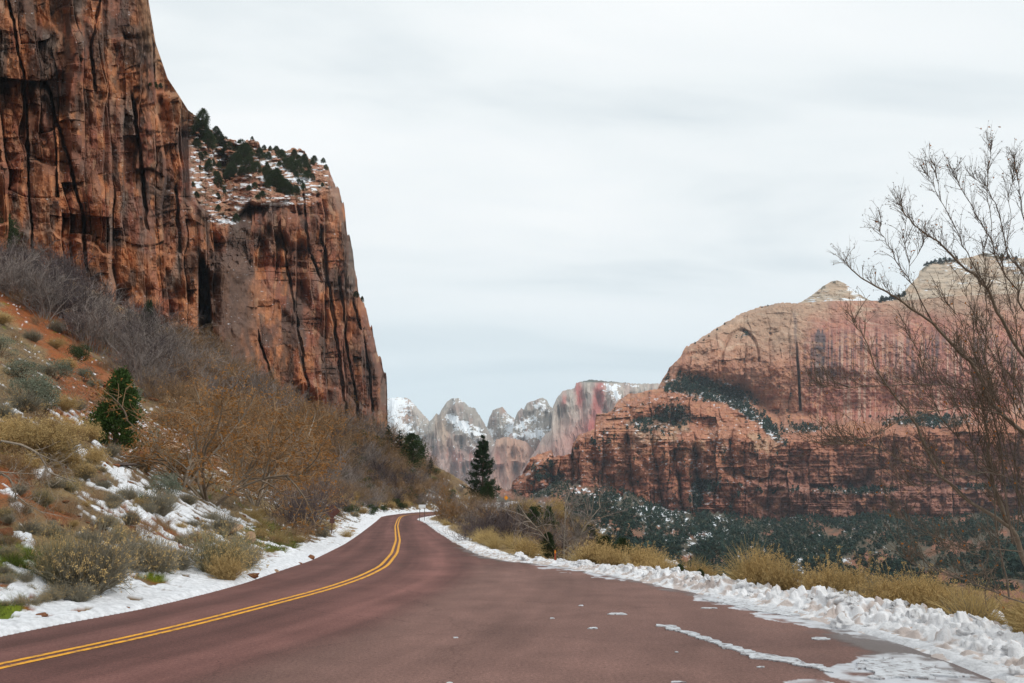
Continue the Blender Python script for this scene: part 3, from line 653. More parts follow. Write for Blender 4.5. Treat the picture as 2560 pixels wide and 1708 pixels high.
def gz(x, y, fine=True):
    x = np.asarray(x, float); y = np.asarray(y, float)
    eL = np.clip(xL(y) - x, -50, 135); eR = x - xR(y)
    z = zr(y) - 0.07
    s = np.interp(y, [0, 100, 170, 260, 350, 500, 700], [.48, .5, .52, .54, .53, .50, .57])
    s = s - 0.13 * np.exp(-((y - 235) / 95) ** 2) * (1 - ss(45, 82, eL))
    p = np.maximum(eL, 0)
    left = 0.10 * ss(-0.05, 0.22, eL) + 0.10 * p + (s - 0.10) * sp(p - 1.7, 0.5) * ss(0, 1, p)
    left = left + 1.3 * fbm(x / 24, y / 24, 3, 701) * ss(8, 26, eL) + 0.42 * fbm(x / 6.5, y / 6.5, 3, 703) * ss(1.5, 6, eL)
    left = left + 5.0 * np.exp(-((x + 30) / 24) ** 2 - ((y - 188) / 26) ** 2) * ss(0, 8, eL)
    wd = np.interp(y, [0, 12, 20, 32, 45, 70, 100, 130, 160, 400], [5.2, 5.0, 4.2, 4.2, 5.0, 8.0, 11, 9, 7, 6])
    r = np.maximum(eR, 0)
    drop = sp(r - wd, 1.2)
    right = 0.09 * ss(-0.05, 0.2, eR) + 1.7 * ss(62, 98, y) * ss(1.5, 8, eR) * ss(240, 170, y) - 0.72 * np.minimum(drop, 190) + 0.12 * fbm(x / 3, y / 3, 2, 705) * ss(0.8, 2.5, eR) + 3.0 * fbm(x / 40, y / 40, 3, 706) * ss(10, 60, drop)
    z = z + np.where(eL > -0.05, left, 0) + np.where(eR > -0.05, right, 0)
    if fine:
        n = 0.11 * fbm(x / 0.7, y / 0.7, 4, 707) + 0.17 * np.clip(voro(x / 0.42, y / 0.42, 709)[4] - 0.62, 0, 1)
        z = z + n * np.maximum(ss(0.25, 1.4, eL), ss(0.6, 1.6, eR))
    return z
def hit(u, v, y0=5.0, y1=650.0):
    """the place on the ground that the photograph shows at pixel u, v"""
    u = np.atleast_1d(np.asarray(u, float)); v = np.atleast_1d(np.asarray(v, float))
    kx, kz = kxz(u, v)
    Y = np.exp(np.linspace(math.log(y0), math.log(y1), 1400))[None, :]
    f = CAMZ + kz[:, None] * Y - gz(kx[:, None] * Y, np.broadcast_to(Y, (len(u), 1400)), False)
    i = np.argmax(f < 0, axis=1); i = np.where((f < 0).any(1), i, 1399)
    y = Y[0, i]; x = kx * y
    return np.stack([x, y, gz(x, y, False)], 1)
h0 = hit([250, 500], [1180, 1322]); sdir = h0[1, :2] - h0[0, :2]; sdir /= np.linalg.norm(sdir)

az = np.concatenate([np.linspace(-180, -50, 40, endpoint=False), np.linspace(-50, -36, 50, endpoint=False), np.linspace(-36, 36, 1150, endpoint=False), np.linspace(36, 50, 50, endpoint=False), np.linspace(50, 180, 41)])
rr = np.concatenate([[0.01, 1.0], np.exp(np.linspace(math.log(3), math.log(900), 900)), np.exp(np.linspace(math.log(950), math.log(8000), 24))])
A, RR = np.meshgrid(np.radians(az), rr)
gx, gy = RR * np.sin(A), RR * np.cos(A)
z = gz(gx, gy)
far = ss(800, 1000, RR)
z = lerp(z, -135.0 + 0 * z, far)
gu, gv = pix(gx, gy, z)
front = gy > 3
gu = np.where(front, gu, -999); gv = np.where(front, gv, -999)
eL = xL(gy) - gx; eR = gx - xR(gy)
C = np.zeros(gx.shape + (3,)) + np.array([0.205, 0.135, 0.072])
n1_ = fbm(gx / 5, gy / 5, 4, 721); n2_ = fbm(gx / 1.3, gy / 1.3, 4, 723)
C = mixc(C, (0.115, 0.085, 0.055), ss(0.0, 0.5, n2_) * 0.7)
C = mixc(C, (0.30, 0.21, 0.10), ss(0.1, 0.6, -n2_ + 0.3 * n1_) * 0.7)
red = 0.9 * blob(gu, gv, 60, 760, 120, 40, 38) + 0.9 * blob(gu, gv, 210, 960, 60, 110, -30) + 0.8 * blob(gu, gv, 250, 1040, 90, 60, 30) + 0.8 * blob(gu, gv, 30, 1210, 60, 30, 10) + 0.9 * blob(gu, gv, 405, 1330, 70, 14, 32) + 0.9 * blob(gu, gv, 80, 1500, 110, 30, 20) \
    + 0.8 * blob(gu, gv, 760, 1385, 90, 10, -22) + 0.7 * blob(gu, gv, 330, 1310, 60, 14, 30) + 0.6 * blob(gu, gv, 700, 1395, 60, 20, 10) + 0.5 * blob(gu, gv, 850, 1320, 30, 12) + 0.15 * blob(gu, gv, 1085, 1185, 30, 12) + 0.5 * blob(gu, gv, 480, 1130, 80, 50, 30)
C = mixc(C, (0.30, 0.088, 0.026), ss(0.25, 0.6, red + 0.13 * (gu < 700) + .05 * (gu < 900) + 0.30 * n1_ + 0.25 * n2_) * (eL > 0) * 0.92)
C = mixc(C, (0.155, 0.05, 0.022), ss(0.1, 0.5, fbm(gx / 0.5, gy / 0.5, 3, 725)) * ss(0.3, 0.6, red) * 0.6)
ol = 0.9 * blob(gu, gv, 660, 1340, 90, 36, 28) + 0.6 * blob(gu, gv, 740, 1370, 50, 20, 20) + 0.5 * blob(gu, gv, 930, 1240, 60, 30, 20) + 0.7 * blob(gu, gv, 90, 1420, 110, 60, 20)
C = mixc(C, (0.185, 0.145, 0.030), ss(0.25, 0.6, ol + 0.35 * n2_) * (eL > 0) * 0.85)
gr = blob(gu, gv, 12, 1520, 40, 40) + 0.7 * blob(gu, gv, 30, 1400, 60, 40) + 0.5 * blob(gu, gv, 220, 1460, 60, 20, 10) + 0.5 * blob(gu, gv, 400, 1440, 60, 12) + 0.5 * blob(gu, gv, 560, 1425, 40, 14)
C = mixc(C, (0.15, 0.21, 0.012), ss(0.22, 0.6, gr + 0.4 * n2_) * (eL > 0) * 0.9)
# straw on the right shoulder
C = mixc(C, (0.29, 0.20, 0.095), ss(0.5, 1.5, eR) * ss(5, 3, eR) * ss(-0.5, 0.3, n2_ + 0.5) * 0.7 * ss(120, 60, gy))
C = mixc(C, (0.15, 0.10, 0.06), ss(3, 6, eR) * 0.7)
C = mixc(C, (0.10, 0.075, 0.05), ss(4, 14, eR - np.interp(gy, [0, 12, 20, 32, 45, 70, 100, 130, 160, 400], [5.2, 5.0, 4.2, 4.2, 5.0, 8.0, 11, 9, 7, 6])) * 0.6)
# snow: the verge, and streaks lying along the bank
sx = (gx * sdir[0] + gy * sdir[1]); sy = (-gx * sdir[1] + gy * sdir[0])
st = 0.75 * fbm(sx / 1.9, sy / 0.45, 4, 731) + 0.5 * fbm(gx / 0.35, gy / 0.35, 3, 733)
reg = 0.75 * blob(gu, gv, 400, 1285, 190, 62, 30) + 0.5 * blob(gu, gv, 300, 1190, 90, 30, 20) + 0.55 * blob(gu, gv, 60, 1330, 70, 60, 30) + 0.5 * blob(gu, gv, 15, 1270, 50, 22) + 0.45 * blob(gu, gv, 180, 1040, 60, 40, 30) + 0.35 * blob(gu, gv, 190, 1130, 60, 30) + 0.6 * blob(gu, gv, 330, 1400, 90, 40, 20) \
    + 0.7 * blob(gu, gv, 1010, 1200, 40, 26, 40) + 0.5 * blob(gu, gv, 1060, 1225, 40, 10, 35) + 0.75 * blob(gu, gv, 870, 1310, 70, 24, -28) + 0.4 * blob(gu, gv, 660, 1030, 40, 22, 20) + 0.45 * blob(gu, gv, 910, 1270, 40, 16, 25) + 0.3 * blob(gu, gv, 850, 1180, 60, 30) + 0.35 * blob(gu, gv, 550, 1300, 90, 30, 20)
regr = 0.7 * blob(gu, gv, 1225, 1264, 50, 14) + 0.6 * blob(gu, gv, 1290, 1262, 30, 12) + 0.5 * blob(gu, gv, 1180, 1290, 40, 12)
wv_ = np.interp(gy, [6, 10, 12, 14, 17, 22, 30, 60, 110, 140], [.35, .55, 1.2, 2.4, 2.6, 2.2, 1.8, 1.7, 2.6, 2.0])
verge = (wv_ - eL) / wv_ + 0.6 * fbm(gx / 1.1, gy / 1.1, 4, 735) + 0.35 * st - 0.9 * ss(0.32, 0.7, fbm(gx / .5, gy / .5, 4, 737) + .4 * blob(gu, gv, 130, 1560, 200, 40, -14) - .15 * (gv < 1500)) * ss(.1, .5, eL)
snow = np.maximum(ss(0.26, 0.42, st + reg - 0.22 - 0.25 * (gv < 1000) - 0.25 * ss(1250, 1150, gv) * ss(600, 700, gu)) * ss(0.4, 1.2, eL), ss(0.0, 0.22, verge) * (eL > 0.0))
snow = np.maximum(snow, ss(0.42, 0.6, st * 0.7 + regr) * (eR > 2))
snow = np.maximum(snow, ss(1.5, 1.0, eR + 0.4 * n2_) * (eR > 0) * ss(5, 8, gy) * ss(140, 110, gy))
snow = np.maximum(snow, ss(0.15, 0.3, st - 0.12) * (gy > 108) * (eL > 0) * ss(4, 1.5, eL))
snow = snow * front
C = mixc(C, (0.80, 0.81, 0.84), snow)
z = z + 0.055 * snow * (1 - far)
me = make_mesh('ground', np.stack([gx, gy, z], -1).reshape(-1, 3), [grid_faces(*gx.shape)], M['ground'], attrs={'col': C.reshape(-1, 3)})
add('ground', me, kind='structure')

# road: red chip-seal asphalt
m, nt, p = new_mat('red_asphalt')
lk = nt.links.new
a_ = node(nt, 'ShaderNodeAttribute', attribute_name='col'); wet = node(nt, 'ShaderNodeAttribute', attribute_name='wet')
tcn = node(nt, 'ShaderNodeTexCoord')
g1 = node(nt, 'ShaderNodeTexNoise', Scale=55.0, Detail=5, Roughness=0.7); g2 = node(nt, 'ShaderNodeTexNoise', Scale=1.1, Detail=6, Roughness=0.6); vr = node(nt, 'ShaderNodeTexVoronoi', Scale=90.0)
for g in (g1, g2, vr): lk(tcn.outputs['Object'], g.inputs['Vector'])
mr1 = node(nt, 'ShaderNodeMapRange'); mr1.inputs[1].default_value = .25; mr1.inputs[2].default_value = .75; mr1.inputs[3].default_value = .5; mr1.inputs[4].default_value = 1.5; lk(g1.outputs[0], mr1.inputs[0])
mr2 = node(nt, 'ShaderNodeMapRange'); mr2.inputs[1].default_value = .3; mr2.inputs[2].default_value = .7; mr2.inputs[3].default_value = .88; mr2.inputs[4].default_value = 1.12; lk(g2.outputs[0], mr2.inputs[0])
g3 = node(nt, 'ShaderNodeTexNoise', Scale=20.0, Detail=4, Roughness=0.9); lk(tcn.outputs['Object'], g3.inputs['Vector'])
mr3 = node(nt, 'ShaderNodeMapRange'); mr3.inputs[1].default_value = .3; mr3.inputs[2].default_value = .7; mr3.inputs[3].default_value = .58; mr3.inputs[4].default_value = 1.42; lk(g3.outputs[0], mr3.inputs[0])
mu0 = node(nt, 'ShaderNodeMath', operation='MULTIPLY'); lk(mr1.outputs[0], mu0.inputs[0]); lk(mr3.outputs[0], mu0.inputs[1])
mu = node(nt, 'ShaderNodeMath', operation='MULTIPLY'); lk(mu0.outputs[0], mu.inputs[0]); lk(mr2.outputs[0], mu.inputs[1])
scl = node(nt, 'ShaderNodeVectorMath', operation='SCALE'); lk(a_.outputs['Color'], scl.inputs[0]); lk(mu.outputs[0], scl.inputs['Scale'])
crk = node(nt, 'ShaderNodeTexVoronoi', Scale=0.22, feature='DISTANCE_TO_EDGE')
dsn = node(nt, 'ShaderNodeTexNoise', Scale=1.6, Detail=6, Roughness=0.6); lk(tcn.outputs['Object'], dsn.inputs['Vector'])
dmx = node(nt, 'ShaderNodeMix', data_type='RGBA'); dmx.inputs[0].default_value = 0.06
dad = node(nt, 'ShaderNodeVectorMath', operation='MULTIPLY_ADD'); lk(dsn.outputs['Color'], dad.inputs[0]); dad.inputs[1].default_value = (.9, .9, 0); lk(tcn.outputs['Object'], dad.inputs[2]); lk(dad.outputs[0], crk.inputs['Vector'])
ckr = node(nt, 'ShaderNodeMapRange'); ckr.inputs[1].default_value = 0.0012; ckr.inputs[2].default_value = 0.0045; ckr.inputs[3].default_value = .80; ckr.inputs[4].default_value = 1.0; lk(crk.outputs['Distance'], ckr.inputs[0])
spk = node(nt, 'ShaderNodeTexVoronoi', Scale=7.0); lk(tcn.outputs['Object'], spk.inputs['Vector'])
spr = node(nt, 'ShaderNodeMapRange'); spr.inputs[1].default_value = 0.05; spr.inputs[2].default_value = 0.11; spr.inputs[3].default_value = .45; spr.inputs[4].default_value = 1.0; lk(spk.outputs['Distance'], spr.inputs[0])
cm = node(nt, 'ShaderNodeMath', operation='MULTIPLY'); lk(ckr.outputs[0], cm.inputs[0]); lk(spr.outputs[0], cm.inputs[1])
sc2 = node(nt, 'ShaderNodeVectorMath', operation='SCALE'); lk(scl.outputs[0], sc2.inputs[0]); lk(cm.outputs[0], sc2.inputs['Scale'])
film = node(nt, 'ShaderNodeAttribute', attribute_name='film')
fm = node(nt, 'ShaderNodeMix', data_type='RGBA'); lk(film.outputs['Fac'], fm.inputs[0]); lk(sc2.outputs[0], fm.inputs[6]); fm.inputs[7].default_value = (.60, .62, .66, 1)
lk(fm.outputs[2], p.inputs['Base Color'])
rg = node(nt, 'ShaderNodeMapRange'); rg.inputs[3].default_value = 0.88; rg.inputs[4].default_value = 0.32; lk(wet.outputs['Fac'], rg.inputs[0]); lk(rg.outputs[0], p.inputs['Roughness'])
p.inputs['Specular IOR Level'].default_value = 0.22
bp = node(nt, 'ShaderNodeBump', Strength=0.35, Distance=0.006); lk(vr.outputs[0], bp.inputs['Height']); lk(bp.outputs[0], p.inputs['Normal'])
M['road'] = m
yy = np.concatenate([np.linspace(-18, 4, 40, endpoint=False), np.exp(np.linspace(math.log(4), math.log(185), 900))])[:, None]
tt = np.linspace(0, 1, 460)[None, :]
l_, r_ = xL(yy) - 0.5, xR(yy) + 0.9
rx = l_ + (r_ - l_) * tt; ry = np.broadcast_to(yy, rx.shape); rz = zr(ry)
lat = rx - xC(ry)
C = np.zeros(rx.shape + (3,)) + np.array([0.150, 0.068, 0.058])
wob = 0.25 * fbm(rx / 3, ry / 6, 3, 751)
pull = ss(2.4, 3.6, lat + wob) * ss(34, 24, ry)
C = mixc(C, (0.200, 0.115, 0.095), pull * 0.8)
C = C * (1 + 0.16 * fbm(lat / 0.32, ry / 14, 3, 753) * (1 - 0.6 * pull) + 0.17 * fbm(rx / 1.2, ry / 2.2, 4, 755))[..., None]
C = C * (1 + 0.28 * np.exp(-((lat - 1.9 + wob) / 0.5) ** 2) - 0.22 * np.exp(-((lat - 0.75 + wob) / 0.4) ** 2) + 0.14 * np.exp(-((lat + 0.6 + wob) / 0.35) ** 2) - 0.20 * np.exp(-((np.abs(lat + 1.3)) / 0.35) ** 2))[..., None]
ru, rv = pix(rx, ry, rz)
eRr = rx - xR(ry)
wetm = ss(-0.15, 0.35, 0.8 * blob(ru, rv, 2030, 1545, 230, 30, 20) + 0.9 * blob(ru, rv, 2330, 1660, 180, 34, 18) + 0.3 * fbm(rx / .5, ry / .5, 4, 757) + 0.3 * blob(ru, rv, 2100, 1680, 220, 30) - 0.3) * ss(-2.4, -0.6, eRr) * (ry > 5)
wetm = np.maximum(wetm, ss(-0.45, -0.05, eRr + 0.25 * fbm(rx / .4, ry / .4, 3, 759)) * 0.8 * (ry < 40))
C = C * (1 - 0.55 * wetm)[..., None]
C = mixc(C, (0.10, 0.085, 0.08), wetm * 0.4)
gravel = ss(0.2, 0.5, fbm(rx / .25, ry / .25, 3, 761) + 0.9 * np.exp(-(eRr / 0.5) ** 2) - 0.6) * (ry > 24) * (ry < 44)
C = mixc(C, (0.085, 0.06, 0.04), gravel * 0.7)
# slush film thinning out into the wet asphalt
z6 = lambda L_: [(1400 + x / 2.026, 1100 + y / 2.026) for x, y in L_]
def inside(u, v, poly):
    c = np.zeros(u.shape, bool); n = len(poly)
    for i in range(n):
        (x1, y1), (x2, y2) = poly[i], poly[i - 1]
        c ^= ((y1 > v) != (y2 > v)) & (u < (x2 - x1) * (v - y1) / (y2 - y1 + 1e-9) + x1)
    return c
FILM = [z6([(690, 790), (900, 796), (1150, 846), (1400, 896), (1570, 950), (1500, 985), (1330, 966), (1100, 916), (930, 880), (1000, 862), (860, 842), (730, 824)]), z6([(1300, 1145), (1480, 1128), (1470, 1092), (1700, 1070), (1900, 1115), (2110, 1180), (2260, 1260), (1700, 1260), (1400, 1195)]),
        z6([(-180, 632), (0, 640), (150, 655), (400, 690), (680, 738), (500, 734), (240, 699), (200, 684), (60, 664), (-120, 646)]), z6([(1130, 1222), (1230, 1212), (1400, 1222), (1480, 1260), (1130, 1260)]), z6([(1150, 850), (1500, 935), (1800, 1030), (2150, 1170), (2000, 1130), (1700, 1030), (1450, 980), (1200, 910)])]
wu_, wv2 = ru + 26 * fbm(rx / .55, ry / .55, 4, 765), rv + 8 * fbm(rx / .5, ry / .5, 4, 767)
film = np.zeros(rx.shape)
for i_, pg in enumerate(FILM): film = np.maximum(film, inside(wu_, wv2, pg) * (1.0 if i_ < 4 else .35))
film = np.clip(film * (0.55 + .9 * fbm(rx / .22, ry / .22, 4, 769)) + .15 * film, 0, .92) * (ry > 5)
me = make_mesh('road', np.stack([rx, ry, rz], -1).reshape(-1, 3), [grid_faces(*rx.shape)], M['road'], attrs={'col': C.reshape(-1, 3), 'wet': wetm.ravel(), 'film': film.ravel()})
add('road', me, kind='structure')
ys = np.concatenate([np.linspace(-16, 3, 20, endpoint=False), np.exp(np.linspace(math.log(3), math.log(150), 500))])
tx = np.gradient(xC(ys), ys); nl = np.sqrt(1 + tx ** 2)
for off in (-0.115, 0.115):
    V = []
    for k in (-0.055, 0.055):
        o = off + k
        V.append(np.stack([xC(ys) + o / nl, ys - o * tx / nl, zr(ys) + 0.006], -1))
    V = np.stack(V, 1)
    add('centre_line', make_mesh('centre_line', V.reshape(-1, 3), [grid_faces(len(ys), 2)], M['yellow']), kind='structure')

# ------------------------------------------------------------------ ploughed snow along the right edge
def along(y, off):
    t_ = np.gradient(xR(ys_b), ys_b); t = np.interp(y, ys_b, t_); n = np.sqrt(1 + t * t)
    return xR(y) + off / n, y - off * t / n
ys_b = np.exp(np.linspace(math.log(5), math.log(112), 1500))
Wb = lambda y: np.interp(y, [5, 10, 14, 20, 26, 31, 40, 60, 112], [2.8, 2.2, 1.6, 1.2, .95, .8, .95, 1.0, 1.0])
Hb = lambda y: np.interp(y, [5, 10, 14, 19, 22, 25, 28, 33, 60, 112], [.22, .23, .24, .25, .23, .14, .10, .08, .08, .08])
yb = ys_b[:, None]; cb = np.linspace(-0.12, 1, 120)[None, :]
wn = Wb(yb) * (1 + 0.10 * fbm(yb / 0.8, yb * 0, 3, 771))
off = wn * cb + 0.10 * fbm(yb / 0.35, cb * 0, 3, 773) * (1 - np.clip(cb, 0, 1))
bx, by = along(np.broadcast_to(yb, off.shape), off)
prof = ss(0.0, 0.62, cb) * ss(1.04, 0.74, cb)
f1a, _, _, _, ra, _ = voro(bx / 0.36, by / 0.36, 775); f1b, _, _, _, rb, _ = voro(bx / 0.15, by / 0.15, 777)
fq, _, qx, qy, rq, rq2 = voro(bx / 0.21 + .3 * fbm(bx / .2, by / .2, 2, 774), by / 0.17, 775)
slabm = ss(0.60, 0.40, fq + 0.10 * fbm(bx / .1, by / .1, 3, 776)) * np.clip(rq ** 2.2 * 0.21 + .14 * (rq2 - .5) * (bx / .21 - qx) + .12 * (rq - .5) * (by / .17 - qy), 0, .26)
lump = slabm + rb ** 2 * 0.07 * ss(0.6, 0.3, f1b)
bz = zr(by) - 0.03 + 0.05 * ss(-0.05, 0.08, cb) + Hb(by) * prof * (0.75 + 0.35 * fbm(bx / 0.9, by / 0.9, 3, 779)) + lump * ss(0.05, 0.4, cb) * ss(1.05, 0.85, cb) * np.clip((Hb(by) - .05) / 0.26, 0.15, 1) + 0.03 * fbm(bx / 0.1, by / 0.1, 3, 781) * ss(0, 0.2, cb)
C = np.zeros(bx.shape + (3,)) + np.array([0.83, 0.83, 0.85])
C = C * (0.97 + 0.10 * fbm(bx / .45, by / .45, 4, 786))[..., None]
dirt = ss(0.2, 0.66, fbm(bx / 0.25, by / 0.25, 4, 783) + 0.5 * ss(0.5, 0.0, cb) + 0.05)
C = mixc(C, (0.40, 0.27, 0.20), dirt * 0.6)
C = mixc(C, (0.45, 0.20, 0.07), (hsh(np.floor(bx / 0.035), np.floor(by / 0.035), 785) > 0.9985) * 0.8)
me = make_mesh('snow_bank', np.stack([bx, by, bz], -1).reshape(-1, 3), [grid_faces(*bx.shape)], M['snow'], attrs={'col': C.reshape(-1, 3)})
add('snow_bank', me, label='long ploughed bank of lumpy white snow along the right edge of the road', category='snow bank')
import bmesh
def lump_mesh(name, mat, seed, sub=3, rough=0.35, flat=0.8, blocky=0.5, attr=None):
    bm = bmesh.new(); bmesh.ops.create_icosphere(bm, subdivisions=sub, radius=1.0)
    V = np.array([v.co[:] for v in bm.verts]); Fc = np.array([[v.index for v in f.verts] for f in bm.faces]); bm.free()
    r_ = np.random.default_rng(seed)
    # cut by random planes for a broken look, then roughen
    rad = np.ones(len(V))
    for _ in range(9):
        n = unit(r_.normal(size=3)); d = r_.uniform(0.55, 0.95)
        dp = V @ n
        rad = np.minimum(rad, np.where(dp > 1e-3, d / np.maximum(dp, 1e-3), 9))
    rad = lerp(1.0, rad, blocky)
    q = V * 2.2 + seed
    rad = rad * (1 + rough * 0.5 * fbm(q[:, 0] + q[:, 2], q[:, 1] - 0.7 * q[:, 2], 3, seed))
    V = V * rad[:, None] * np.array([1, 0.85, flat])
    at_ = {'col': np.zeros((len(V), 3)) + np.array([0.83, 0.83, 0.85])} if attr else None
    return make_mesh(name, V, [Fc], mat, attrs=at_, smooth=True)
chunk_me = [lump_mesh('snow_chunk', M['snow'], 900 + i, sub=4, rough=0.7, blocky=0.95, flat=0.75, attr=True) for i in range(6)]
def place_lump(name, me, x, y, z, s, label, cat, group=None, sink=0.25):
    o = add(name, me, label=label, category=cat)
    o.location = (x, y, z + s[2] * (1 - sink) - s[2] * 0.3); o.scale = s
    o.rotation_euler = (rng.uniform(-.25, .25), rng.uniform(-.25, .25), rng.uniform(0, 6.28))
    if group: o['group'] = group
    return o
def bank_z(x, y):
    i = np.argmin((bx - x) ** 2 + (by - y) ** 2)
    return float(bz.ravel()[i])
for (u, v, spx, lab) in [(1577, 1408, 26, 'large grey sided snow block on top of the far end of the snow bank'), (1676, 1414, 22, 'upright pointed snow block on the bank where the dark junipers show behind'),
                         (1987, 1466, 22, 'pointed white snow block on the bank below the golden bush'), (2106, 1496, 36, 'wide low slab of snow on the crest of the snow bank'), (2175, 1505, 24, 'squarish snow block just right of the wide slab on the bank'),
                         (2209, 1512, 20, 'rounded snow block between two others on the crest of the bank'), (2283, 1524, 34, 'broad white snow block with a twig on it on the bank'), (2375, 1540, 38, 'tall grey tipped snow block on the bank near the bare tree'),
                         (2486, 1545, 34, 'angular snow block at the right end of the bank under the bare branches'), (2106, 1550, 34, 'snow lump fallen in front of the bank on the wet asphalt'), (1985, 1524, 12, 'small dirty snow lump at the foot of the bank')]:
    kx, kz = kxz(u, v); yq, xq = road_hit(u, max(v + spx * 0.6, 1420)); yq2 = yq + (0.9 if v < 1530 else 0.1)
    s = spx * yq2 / F
    xq2 = float(kx * yq2)
    place_lump('snow_chunk', chunk_me[rng.integers(6)], xq2, yq2, bank_z(xq2, yq2) - 0.02, (s * 1.2, s, s * 0.85), lab, 'snow block', None, 0.42)
for i in range(260):
    y = math.exp(rng.uniform(math.log(7.5), math.log(30))); c = rng.beta(2.6, 1.6)
    x, y2 = along(np.array(y), np.array(float(Wb(y)) * c))
    s = rng.uniform(0.03, 0.09) * (2.1 if rng.random() < 0.22 else 1)
    place_lump('snow_chunk', chunk_me[i % 6], float(x), float(y2), bank_z(float(x), float(y2)) - 0.01, (s * rng.uniform(.9, 1.4), s, s * rng.uniform(.7, 1.0)), 'small white lump of ploughed snow lying on the snow bank', 'snow block', 'small snow lumps on the ploughed bank', 0.5)

# thin snow left on the asphalt
from mathutils.geometry import tessellate_polygon
def snow_patch(pts, label, group=None, jag=0.05):
    P = np.array([[*road_hit(u, v)] for u, v in pts])[:, ::-1]
    Q = []
    for a, b in zip(P, np.roll(P, -1, 0)):
        n = max(2, int(np.linalg.norm(b - a) / 0.04))
        for k in range(n): Q.append(a + (b - a) * k / n)
    Q = np.array(Q); c = Q.mean(0)
    Q = Q + jag * np.stack([fbm(Q[:, 0] / .12, Q[:, 1] / .12, 3, 801), fbm(Q[:, 0] / .12, Q[:, 1] / .12, 3, 803)], 1)
    n = len(Q)
    top = np.c_[Q, zr(Q[:, 1]) + 0.011 + 0.0015 * (len(pts) % 7)]; bot = np.c_[Q, zr(Q[:, 1]) + 0.0005]
    tri = np.array(tessellate_polygon([[Vector((q[0], q[1], 0)) for q in Q]]))
    i = np.arange(n); j = (i + 1) % n
    o = add('snow_patch', make_mesh('snow_patch', np.r_[top, bot], [tri, np.stack([i, j, j + n, i + n], 1)], M['icy'], smooth=False), label=label, category='snow patch')
    if group: o['group'] = group
snow_patch(z6([(480, 940), (560, 942), (650, 974), (760, 1006), (850, 1034), (930, 1064), (1060, 1090), (1180, 1114), (1300, 1140), (1400, 1182), (1300, 1166), (1150, 1134), (1000, 1110), (900, 1080), (800, 1042), (700, 1006), (600, 976), (540, 958)]), 'long thin crooked streak of snow lying on the open asphalt', jag=0.07)
snow_patch(z6([(720, 806), (900, 808), (1100, 850), (1250, 880), (1150, 892), (1010, 872), (860, 838)]), 'icy strip of snow on wet asphalt just in front of the bank', jag=0.12)
snow_patch(z6([(1480, 1150), (1650, 1112), (1820, 1130), (2000, 1190), (1850, 1215), (1600, 1200)]), 'broad thin sheet of icy snow at the lower right of the road', jag=0.16)
for cx_, cy_, w_, h_ in [(290, 882, 46, 6), (165, 955, 25, 5), (1320, 1008, 42, 9), (755, 853, 45, 3), (105, 840, 14, 2.5), (600, 1228, 38, 4), (1015, 1152, 18, 3), (-1395 + 755 + 118, 1004, 8, 3), (-560, 1232, 14, 3), (590, 1076, 8, 2), (-40, 905, 12, 2)]:
    a = np.linspace(0, 6.283, 14, endpoint=False)
    snow_patch(z6([(cx_ + w_ * math.cos(t) * (1 + .2 * math.sin(3 * t)), cy_ + h_ * math.sin(t) * (1 + .3 * math.cos(2 * t))) for t in a]), 'small scrap of snow left on the bare asphalt', 'scraps of snow on the road', jag=0.03)

# ------------------------------------------------------------------ rocks
rock_me = [lump_mesh('rock', M['rock'], 820 + i, sub=3, rough=0.5, flat=0.62, blocky=0.9) for i in range(4)]
pale_me = [lump_mesh('rock', M['pale_rock'], 840 + i, sub=3, rough=0.4, flat=0.7, blocky=0.95) for i in range(3)]
slab_me = lump_mesh('rock', M['grey_rock'], 861, sub=3, rough=0.3, flat=0.3, blocky=0.9)
for (u, v, w_, h_, me, lab) in [(629, 1440, 42, 22, rock_me[0], 'broken red rock at the edge of the snowy verge below the golden brush'), (690, 1430, 22, 13, pale_me[0], 'pale red stone lying in the snow beside the road'), (778, 1394, 28, 20, rock_me[1], 'brown red boulder in the roadside snow, largest of the verge stones'),
                                (747, 1408, 16, 10, rock_me[2], 'small red stone between two larger stones on the snowy verge'), (518, 1482, 14, 9, rock_me[3], 'lone small stone at the asphalt edge of the left verge'), (312, 1520, 20, 12, rock_me[0], 'lone red stone in the middle of the widest white snow patch'),
                                (492, 1455, 24, 12, rock_me[1], 'red earth clod in the snow under the middle brush clump'), (846, 1338, 24, 8, rock_me[2], 'long flat snow capped stone at the foot of the brown sign'), (882, 1328, 16, 11, pale_me[1], 'orange stone in the snow right of the brown sign'),
                                (330, 1066, 30, 34, pale_me[2], 'blocky orange boulder just right of the bright green juniper'), (352, 1130, 40, 60, rock_me[0], 'tall brown boulder below the orange block by the juniper'), (308, 1160, 90, 20, slab_me, 'dark flat slab of rock below the juniper'),
                                (420, 1120, 60, 26, pale_me[0], 'tan ledge of rock in the slope right of the juniper'), (575, 1320, 80, 36, pale_me[1], 'pale rock outcrop above the tan brush near the road'), (625, 1345, 32, 40, pale_me[2], 'upright tan rock at the lower end of the pale outcrop'),
                                (255, 950, 60, 60, rock_me[3], 'mossy boulder on the red slope under the grey thicket'), (12, 1330, 40, 30, rock_me[1], 'red rock at the left edge below the dead branch'), (540, 1205, 40, 16, pale_me[0], 'snow dusted ledge behind the rusty tree'), (90, 1540, 50, 18, rock_me[0], 'dark red clod of earth at the lower left verge'),
                                (165, 1568, 22, 12, rock_me[2], 'red stone near the road at the lower left corner')]:
    q = hit(u, v + h_ * 0.3)[0]; k = q[1] / F
    place_lump('rock', me, q[0], q[1], q[2], (w_ * .5 * k, w_ * .45 * k, h_ * .62 * k), lab, 'rock', None, 0.35)
